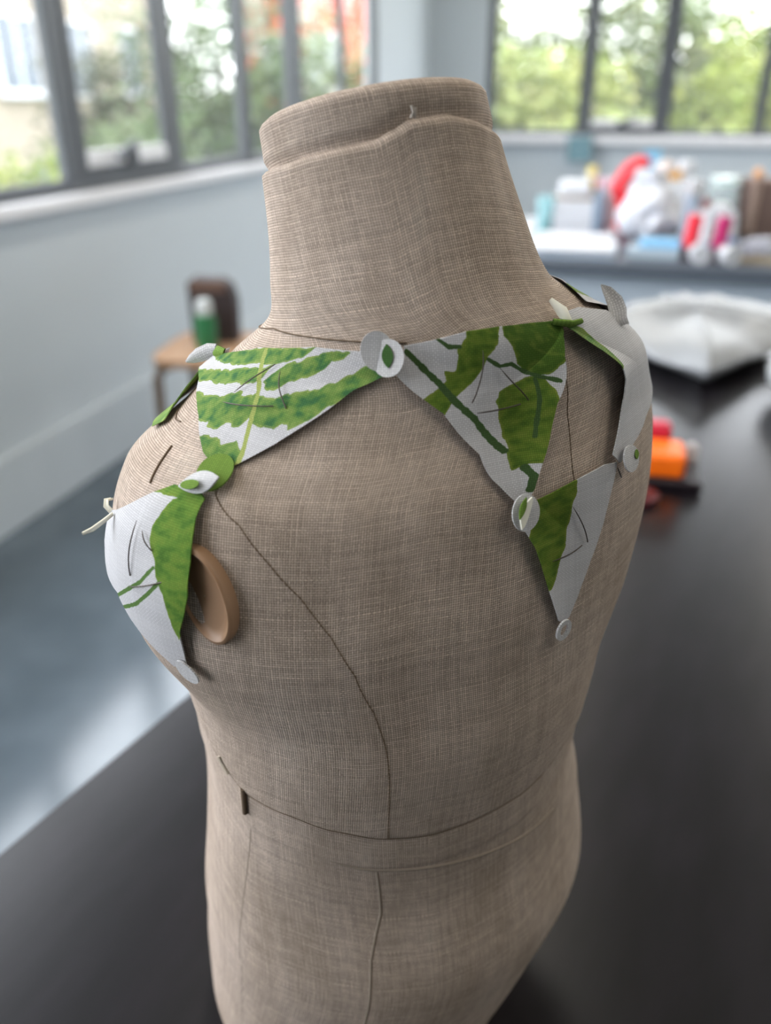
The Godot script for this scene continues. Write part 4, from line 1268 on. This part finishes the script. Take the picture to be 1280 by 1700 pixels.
func build_clutter() -> void:
	var ty := 0.75
	var white := mat(Color(0.86, 0.87, 0.89), 0.45)
	var paper := mat(Color(0.90, 0.91, 0.93), 0.8)
	var film := clear_mat(Color(0.93, 0.95, 0.97), 0.55, 0.3)
	var clear := clear_mat(Color(0.90, 0.97, 0.97), 0.22, 0.08)
	var blue := mat(Color(0.52, 0.76, 0.92), 0.5)
	# far table
	var steel := mat(Color(0.70, 0.745, 0.785), 0.45)
	var t2 := thing("side_table", "long grey table crowded with supplies in front of the back windows", "table", Vector3(0.25, 0, -2.38))
	obj("tabletop", boxed(Vector3(0, ty - 0.016, 0), Vector3(2.2, 0.032, 0.74), 0.004), mat(Color(0.36, 0.39, 0.43), 0.4), t2)
	obj("front_apron", boxed(Vector3(0, ty - 0.085, 0.33), Vector3(2.1, 0.105, 0.02), 0.003), steel, t2)
	obj("back_apron", boxed(Vector3(0, ty - 0.085, -0.33), Vector3(2.1, 0.105, 0.02), 0.003), steel, t2)
	for sx in [-1, 1]:
		for sz in [-1, 1]:
			obj("leg", boxed(Vector3(sx * 1.02, (ty - 0.032) * 0.5, sz * 0.31), Vector3(0.045, ty - 0.032, 0.045), 0.004), steel, t2)
	# from left to right
	var cup := turned("plastic_cup", "pale teal plastic cup with a darker teal foot at the left end", "cup", Vector3(-0.235, ty, -2.42), [[0.001, 0.0], [0.020, 0.0], [0.021, 0.03], [0.024, 0.095], [0.022, 0.095], [0.019, 0.032]], clear_mat(Color(0.72, 0.90, 0.92), 0.5, 0.1))
	part_turned(cup, "foot", [[0.001, 0.003], [0.0185, 0.003], [0.0185, 0.034], [0.001, 0.034]], mat(Color(0.16, 0.62, 0.62), 0.4))
	var sheets := thing("paper_stack", "loose stack of white paper sheets along the front edge at the left", "paper", Vector3(-0.13, ty, -2.12))
	for k in 9:
		obj("sheet", boxed(Vector3(0.006 * sin(k * 2.3), 0.0012 + 0.0022 * k, 0.008 * cos(k * 1.7)), Vector3(0.19, 0.0014, 0.15), 0.0003, Basis(Vector3.UP, 0.12 * sin(k * 3.1))), paper if k % 3 else mat(Color(0.80, 0.88, 0.95), 0.8), sheets)
	var cardb := thing("storage_box", "white storage box with a raised lid behind the paper stack", "box", Vector3(-0.165, ty, -2.46), 0.1)
	obj("body", boxed(Vector3(0, 0.045, 0), Vector3(0.105, 0.09, 0.09), 0.004), white, cardb)
	obj("lid", boxed(Vector3(0, 0.112, 0), Vector3(0.085, 0.042, 0.085), 0.010), white, cardb)
	obj("rim", boxed(Vector3(0, 0.091, 0), Vector3(0.10, 0.008, 0.09), 0.002), mat(Color(0.62, 0.56, 0.50), 0.7), cardb)
	var tray := thing("blue_folder", "thin blue folder lying under the white storage box", "folder", Vector3(-0.14, ty, -2.31), 0.05)
	obj("cover", boxed(Vector3(0, 0.004, 0), Vector3(0.20, 0.008, 0.10), 0.002), mat(Color(0.62, 0.74, 0.90), 0.5), tray)
	obj("pages", boxed(Vector3(0, 0.011, 0.004), Vector3(0.19, 0.006, 0.095), 0.001), paper, tray)
	var sp := turned("thread_spool", "tall mustard yellow spool behind the white storage box", "spool", Vector3(-0.125, ty, -2.52), [[0.001, 0], [0.020, 0], [0.020, 0.006], [0.010, 0.008], [0.010, 0.135], [0.020, 0.137], [0.020, 0.143], [0.001, 0.143]], white, "core")
	part_turned(sp, "thread", [[0.0105, 0.100], [0.017, 0.104], [0.017, 0.130], [0.0105, 0.134]], mat(Color(0.82, 0.74, 0.32), 0.9))
	part_turned(sp, "cap", [[0.001, 0.143], [0.014, 0.143], [0.013, 0.165], [0.001, 0.168]], mat(Color(0.86, 0.80, 0.48), 0.8))
	var bot := turned("spray_bottle", "slim blue grey bottle leaning next to the red bag", "bottle", Vector3(-0.098, ty, -2.44), [[0.001, 0], [0.018, 0], [0.019, 0.006], [0.019, 0.085], [0.012, 0.105], [0.008, 0.110], [0.008, 0.125], [0.001, 0.125]], mat(Color(0.55, 0.63, 0.71), 0.3))
	part_turned(bot, "cap", [[0.009, 0.118], [0.010, 0.119], [0.010, 0.142], [0.001, 0.143]], mat(Color(0.86, 0.68, 0.74), 0.5))
	var red := thing("red_bag", "bright coral red plastic bag standing in a curve behind the clear bag", "bag", Vector3(-0.022, ty, -2.46))
	var rb := MB.new()
	var rp := []
	for k in 13:
		var s := k / 12.0
		rp.append(Vector3(-0.030 + 0.075 * s * s, 0.085 + 0.100 * sin(s * 1.45), 0.0))
	rb.tube(rp, [0.004, 0.014, 0.019, 0.021, 0.022, 0.022, 0.023, 0.023, 0.023, 0.022, 0.020, 0.016, 0.006], 14)
	rb.lump(Vector3(0.004, 0.052, 0), Vector3(0.045, 0.068, 0.035), 0.25, 0.12, 5)
	obj("sheet", rb, mat(Color(0.95, 0.25, 0.29), 0.45), red)
	var roll := turned("tape_roll", "small pinkish white roll on end left of the red bag", "roll", Vector3(-0.072, ty, -2.50), [[0.001, 0], [0.014, 0], [0.014, 0.115], [0.015, 0.118], [0.015, 0.138], [0.008, 0.139], [0.008, 0.10]], mat(Color(0.90, 0.80, 0.84), 0.6), "core")
	part_turned(roll, "wrap", [[0.0142, 0.02], [0.0165, 0.022], [0.0165, 0.10], [0.0142, 0.104]], white)
	var bl := thing("blue_card", "pale sky blue card sticking up behind the clear bag", "card", Vector3(0.028, ty, -2.60), 0.2)
	obj("stand", boxed(Vector3(0, 0.008, 0), Vector3(0.05, 0.016, 0.04), 0.003), white, bl)
	obj("card", boxed(Vector3(0, 0.110, 0), Vector3(0.046, 0.19, 0.004), 0.001), mat(Color(0.55, 0.82, 0.96), 0.6), bl)
	var bag := thing("clear_bag", "large crumpled translucent white plastic bag in the middle of the clutter", "bag", Vector3(0.045, ty, -2.30))
	var bm := MB.new()
	bm.lump(Vector3(0.0, 0.070, 0), Vector3(0.095, 0.092, 0.11), 0.30, 0.10, 14)
	bm.lump(Vector3(-0.02, 0.138, -0.03), Vector3(0.060, 0.050, 0.055), 0.35, 0.13, 15)
	obj("film", bm, mat(Color(0.80, 0.81, 0.84), 0.35), bag)
	var stuff := MB.new()
	stuff.lump(Vector3(0.015, 0.178, -0.045), Vector3(0.030, 0.020, 0.026), 0.3, 0.14, 19)
	obj("neck", stuff, mat(Color(0.93, 0.88, 0.86), 0.5), bag)
	var orange := turned("small_jar", "small amber topped jar behind the right side of the clear bag", "jar", Vector3(0.092, ty, -2.53), [[0.001, 0], [0.022, 0], [0.023, 0.01], [0.023, 0.125], [0.017, 0.135], [0.001, 0.135]], clear)
	part_turned(orange, "lid", [[0.001, 0.135], [0.019, 0.135], [0.019, 0.160], [0.001, 0.162]], mat(Color(0.93, 0.72, 0.40), 0.5))
	var tall := turned("white_bottle", "tall white bottle with a flat lid behind the red thread tube", "bottle", Vector3(0.122, ty, -2.60), [[0.001, 0], [0.020, 0], [0.021, 0.008], [0.021, 0.13], [0.014, 0.15], [0.001, 0.15]], paper)
	part_turned(tall, "lid", [[0.001, 0.15], [0.024, 0.15], [0.024, 0.178], [0.001, 0.180]], white)
	var cupw := turned("white_cup", "white cup with a shiny lid above the red thread tube", "cup", Vector3(0.143, ty, -2.45), [[0.001, 0], [0.019, 0], [0.022, 0.105], [0.001, 0.105]], mat(Color(0.80, 0.87, 0.95), 0.5))
	part_turned(cupw, "lid", [[0.001, 0.105], [0.024, 0.105], [0.025, 0.112], [0.022, 0.142], [0.001, 0.146]], white)
	var bb := thing("blue_box", "flat light blue box at the front edge left of the red thread tube", "box", Vector3(0.053, ty, -2.105), -0.04)
	obj("body", boxed(Vector3(0, 0.012, 0), Vector3(0.115, 0.024, 0.09), 0.003), mat(Color(0.70, 0.76, 0.80), 0.5), bb)
	obj("lid", boxed(Vector3(0.012, 0.031, -0.004), Vector3(0.09, 0.014, 0.08), 0.003), blue, bb)
	for k in 2:
		var x := 0.130 if k == 0 else 0.192
		var col := Color(0.93, 0.20, 0.27) if k == 0 else Color(0.75, 0.16, 0.42)
		var tt := turned("thread_tube", ["scarlet thread tube on a dark foot at the front of the clutter", "magenta thread tube on a dark foot at the front of the clutter"][k], "spool", Vector3(x, ty, -2.09), [[0.001, 0], [0.018, 0], [0.018, 0.022], [0.014, 0.030], [0.001, 0.030]], mat(Color(0.22, 0.12, 0.17), 0.5), "foot", 24, "upright thread tubes")
		var lean := Transform3D(Basis(Vector3(0, 0, 1), -0.08), Vector3(0, 0.028, 0))
		var b := MB.new()
		b.lathe([[0.001, 0], [0.0155, 0], [0.0165, 0.004], [0.0165, 0.064], [0.0150, 0.069], [0.001, 0.070]], 24, lean)
		obj("thread", b, mat(col, 0.75), tt)
		var c := MB.new()
		c.lathe([[0.001, 0.070], [0.007, 0.070], [0.007, 0.077], [0.001, 0.077]], 16, lean)
		obj("core", c, white, tt)
	for k in 2:
		var x := 0.150 if k == 0 else 0.212
		var s := thing("round_spool", ["round white spool lying between the scarlet and magenta tubes", "round white spool lying to the right of the magenta tube"][k], "spool", Vector3(x, ty, -2.035), 0.15 + 0.3 * k, "round white spools")
		var b := MB.new()
		var xf := Transform3D(Basis(Vector3(1, 0, 0), PI * 0.5), Vector3(0, 0.0215, 0))
		b.lathe([[0.005, -0.016], [0.0205, -0.016], [0.0215, -0.014], [0.0215, -0.011], [0.018, -0.010], [0.018, 0.010], [0.0215, 0.011], [0.0215, 0.014], [0.0205, 0.016], [0.005, 0.016]], 28, xf)
		obj("thread", b, white, s)
		var h := MB.new()
		h.lathe([[0.0052, -0.0155], [0.0052, 0.0155]], 16, xf)
		obj("hole", h, mat(Color(0.5, 0.52, 0.55), 0.6), s)
		var tx := 0.168 if k == 0 else 0.236
		var wt := turned("cone_spool", ["tall white cone of thread behind the two round spools", "short white cone of thread beside the brown box"][k], "spool", Vector3(tx, ty, -2.19 - 0.12 * k), [[0.001, 0], [0.018, 0], [0.018, 0.004], [0.016, 0.006], [0.010, 0.095 - 0.02 * k], [0.006, 0.097 - 0.02 * k], [0.006, 0.105 - 0.02 * k], [0.001, 0.105 - 0.02 * k]], white, "thread", 24, "white thread cones")
		part_turned(wt, "band", [[0.0168, 0.010], [0.0172, 0.011], [0.0160, 0.024], [0.0152, 0.024]], mat(Color(0.55, 0.66, 0.86), 0.6))
	var jar := turned("clear_jar", "wide clear jar with a white lid left of the brown box", "jar", Vector3(0.222, ty, -2.52), [[0.001, 0.0], [0.036, 0.0], [0.038, 0.006], [0.038, 0.115], [0.034, 0.125], [0.033, 0.125], [0.036, 0.114], [0.036, 0.008], [0.001, 0.006]], clear)
	part_turned(jar, "lid", [[0.001, 0.124], [0.039, 0.124], [0.040, 0.128], [0.040, 0.142], [0.037, 0.146], [0.001, 0.147]], clear_mat(Color(0.9, 0.97, 0.97), 0.6, 0.15))
	part_turned(jar, "filling", [[0.001, 0.010], [0.034, 0.010], [0.034, 0.060], [0.020, 0.075], [0.001, 0.078]], white)
	var jar2 := turned("clear_jar", "squat clear jar with a white filling in front of the wide one", "jar", Vector3(0.205, ty, -2.34), [[0.001, 0.0], [0.026, 0.0], [0.027, 0.006], [0.027, 0.075], [0.025, 0.078], [0.025, 0.008], [0.001, 0.006]], clear)
	part_turned(jar2, "filling", [[0.001, 0.008], [0.024, 0.008], [0.024, 0.092], [0.014, 0.100], [0.001, 0.100]], white)
	var rd := turned("lip_pot", "tiny dark red pot on the jar row between the thread tubes", "pot", Vector3(0.168, ty, -2.33), [[0.001, 0], [0.014, 0], [0.014, 0.085], [0.001, 0.085]], white)
	part_turned(rd, "cap", [[0.001, 0.085], [0.012, 0.085], [0.011, 0.108], [0.001, 0.110]], mat(Color(0.55, 0.24, 0.20), 0.5))
	var bx := thing("cardboard_box", "upright brown cardboard box at the right end of the clutter", "box", Vector3(0.348, ty, -2.53), 0.28)
	obj("body", boxed(Vector3(0, 0.070, 0), Vector3(0.150, 0.140, 0.10), 0.003), mat(Color(0.47, 0.39, 0.36), 0.8), bx)
	obj("flap", boxed(Vector3(-0.070, 0.075, 0.052), Vector3(0.020, 0.125, 0.006), 0.001), mat(Color(0.66, 0.57, 0.52), 0.8), bx)
	obj("flap", boxed(Vector3(0.0, 0.142, 0.0), Vector3(0.148, 0.004, 0.098), 0.001), mat(Color(0.56, 0.48, 0.44), 0.8), bx)
	var ball := thing("orange_ball", "small peach orange ball on top of the brown cardboard box", "ball", Vector3(0.299, ty + 0.144, -2.52))
	var bl2 := MB.new()
	bl2.lathe([[0.0005, 0.0], [0.007, 0.0025], [0.0115, 0.0085], [0.0125, 0.013], [0.0110, 0.019], [0.007, 0.0235], [0.0005, 0.025]], 20)
	obj("shell", bl2, mat(Color(0.93, 0.68, 0.42), 0.5), ball)
	obj("knob", boxed(Vector3(0, 0.0265, 0), Vector3(0.004, 0.005, 0.004), 0.001), white, ball)
	var cp := thing("crumpled_wrap", "crumpled grey white plastic wrap in front of the brown box", "wrap", Vector3(0.285, ty, -2.13))
	var cm := MB.new()
	cm.lump(Vector3(0, 0.028, 0), Vector3(0.060, 0.036, 0.05), 0.4, 0.12, 24)
	obj("film", cm, mat(Color(0.72, 0.73, 0.77), 0.4), cp)
	obj("cardboard_strip", boxed(Vector3(-0.01, 0.006, 0.052), Vector3(0.10, 0.012, 0.02), 0.002), mat(Color(0.68, 0.62, 0.52), 0.8), cp)
	var wire := thing("wire_loop", "thin grey wire looping up behind the brown cardboard box", "wire", Vector3(0.40, ty, -2.64))
	var wm := MB.new()
	var wp := []
	for k in 17:
		var s := PI * k / 16.0
		wp.append(Vector3(0.07 * cos(s), 0.001 + 0.23 * sin(s), 0.01 * sin(2.0 * s)))
	wm.tube(wp, 0.0012, 6)
	obj("strand", wm, mat(Color(0.55, 0.58, 0.60), 0.5), wire)
	var note := thing("paper_note", "grey teal paper note hanging from the back window sill", "note", Vector3(-0.435, 0.836, -6.555))
	var nm := MB.new()
	nm.box(Vector3(0, -0.085, 0.012), Vector3(0.17, 0.16, 0.004), Basis.from_euler(Vector3(0.06, 0, 0.05)), 0.001)
	obj("hanging_sheet", nm, mat(Color(0.47, 0.60, 0.64), 0.8), note)
	obj("folded_top", boxed(Vector3(0, 0.0, -0.028), Vector3(0.17, 0.004, 0.09), 0.001), mat(Color(0.52, 0.64, 0.68), 0.8), note)

	# near table: white bag and the orange pin box
	var wb := thing("white_bag", "puffy white plastic bag lying on the dark worktable behind the dress form", "bag", Vector3(0.105, ty, -1.29), 0.0)
	var wm2 := MB.new()
	wm2.lump(Vector3(0.0, 0.026, 0.0), Vector3(0.125, 0.034, 0.20), 0.12, 0.06, 51, 0.05, 60, 96, 0.8)
	wm2.lump(Vector3(0.02, 0.036, -0.05), Vector3(0.13, 0.026, 0.15), 0.22, 0.09, 52, -0.2, 50, 80, 0.6)
	obj("film", wm2, mat(Color(0.56, 0.57, 0.58), 0.4), wb)
	var wb2 := thing("white_bag", "second white plastic bag nearer the camera at the right frame edge", "bag", Vector3(0.285, ty, -1.04))
	var wm3 := MB.new()
	wm3.lump(Vector3(0, 0.028, 0), Vector3(0.11, 0.036, 0.17), 0.16, 0.07, 53, 0.2, 60, 96)
	obj("film", wm3, mat(Color(0.56, 0.57, 0.58), 0.4), wb2)
	var ob := thing("pin_box", "orange and crimson plastic box on a dark tray beside the dress form", "box", Vector3(0.052, ty, -0.80), deg_to_rad(2))
	var dark := mat(Color(0.13, 0.10, 0.12), 0.35)
	obj("tray", boxed(Vector3(0.0, 0.005, 0), Vector3(0.080, 0.010, 0.075), 0.003), dark, ob)
	obj("orange_block", boxed(Vector3(-0.006, 0.021, 0.008), Vector3(0.058, 0.024, 0.048), 0.004), mat(Color(1.0, 0.45, 0.06), 0.4), ob)
	obj("crimson_block", boxed(Vector3(-0.012, 0.027, -0.029), Vector3(0.046, 0.036, 0.022), 0.004), mat(Color(0.76, 0.12, 0.24), 0.45), ob)
	var kn := MB.new()
	kn.lathe([[0.001, 0.010], [0.008, 0.010], [0.0085, 0.014], [0.0075, 0.026], [0.004, 0.030], [0.001, 0.031]], 20, Transform3D(Basis.IDENTITY, Vector3(0.031, 0, -0.016)))
	obj("clear_knob", kn, clear_mat(Color(0.95, 0.93, 0.92), 0.5, 0.1), ob)
	var rr := thing("red_dish", "dark red round dish lying in front of the orange pin box", "dish", Vector3(0.036, ty, -0.735))
	var rm := MB.new()
	rm.lathe([[0.001, 0.0], [0.017, 0.0], [0.018, 0.002], [0.018, 0.006], [0.016, 0.008], [0.001, 0.0085]], 28)
	obj("disc", rm, mat(Color(0.36, 0.12, 0.15), 0.35), rr)
	var rk := MB.new()
	rk.lathe([[0.001, 0.008], [0.006, 0.008], [0.006, 0.012], [0.001, 0.013]], 20)
	obj("grip", rk, mat(Color(0.55, 0.40, 0.42), 0.4), rr)

# ------------------------------------------------------------------ stool by the left wall
func build_stool() -> void:
	var ply := mat(Color(0.72, 0.57, 0.44), 0.55)
	var dark := mat(Color(0.50, 0.42, 0.36), 0.6)
	var t := thing("low_stool", "low bent plywood stool against the left wall", "stool", Vector3(-1.158, 0, -2.205), deg_to_rad(8))
	var seat := MB.new()
	var out := PackedVector2Array()
	for k in 40:
		var a := TAU * k / 40.0
		out.append(Vector2(signf(cos(a)) * pow(absf(cos(a)), 0.4) * 0.15, signf(sin(a)) * pow(absf(sin(a)), 0.4) * 0.17))
	seat.prism(out, 0.022, Transform3D(Basis.IDENTITY, Vector3(0, 0.398, 0)))
	obj("seat", seat, ply, t)
	for sx in [-1, 1]:
		for sz in [-1, 1]:
			var leg := MB.new()
			var x: float = sx * 0.128
			var z: float = sz * 0.145
			leg.tube([Vector3(x * 0.75, 0.388, z * 0.8), Vector3(x * 0.93, 0.384, z * 0.95), Vector3(x, 0.36, z), Vector3(x * 1.03, 0.2, z * 1.02), Vector3(x * 1.1, 0.0, z * 1.06)], [0.012, 0.014, 0.015, 0.014, 0.012], 10)
			obj("leg", leg, dark, t)
	var b := thing("brown_case", "dark brown rounded case standing on the low stool", "case", Vector3(-1.186, 0.42, -2.278), deg_to_rad(14))
	var cm := MB.new()
	var co := PackedVector2Array()
	for p in [[-0.065, 0.0], [0.068, 0.0], [0.070, 0.12], [0.058, 0.165], [0.030, 0.182], [-0.055, 0.185], [-0.068, 0.175]]: co.append(Vector2(p[0], p[1]))
	cm.prism(co, 0.07, Transform3D(Basis(Vector3(1, 0, 0), Vector3(0, 0, 1), Vector3(0, 1, 0)), Vector3(0, 0, -0.035)))
	obj("body", cm, mat(Color(0.25, 0.21, 0.21), 0.7), b)
	obj("front_panel", boxed(Vector3(-0.006, 0.165, 0.037), Vector3(0.105, 0.032, 0.006), 0.002), mat(Color(0.44, 0.34, 0.29), 0.7), b)
	var g := thing("green_bottle", "small green bottle with a white cap on the low stool", "bottle", Vector3(-1.168, 0.42, -2.178))
	var bm := MB.new()
	bm.lathe([[0.001, 0.0], [0.030, 0.0], [0.032, 0.005], [0.032, 0.085], [0.026, 0.100], [0.001, 0.102]], 28)
	obj("body", bm, mat(Color(0.22, 0.50, 0.32), 0.3), g)
	var cap := MB.new()
	cap.lathe([[0.001, 0.10], [0.022, 0.10], [0.024, 0.104], [0.024, 0.132], [0.018, 0.142], [0.001, 0.144]], 28)
	obj("cap", cap, mat(Color(0.86, 0.88, 0.87), 0.4), g)
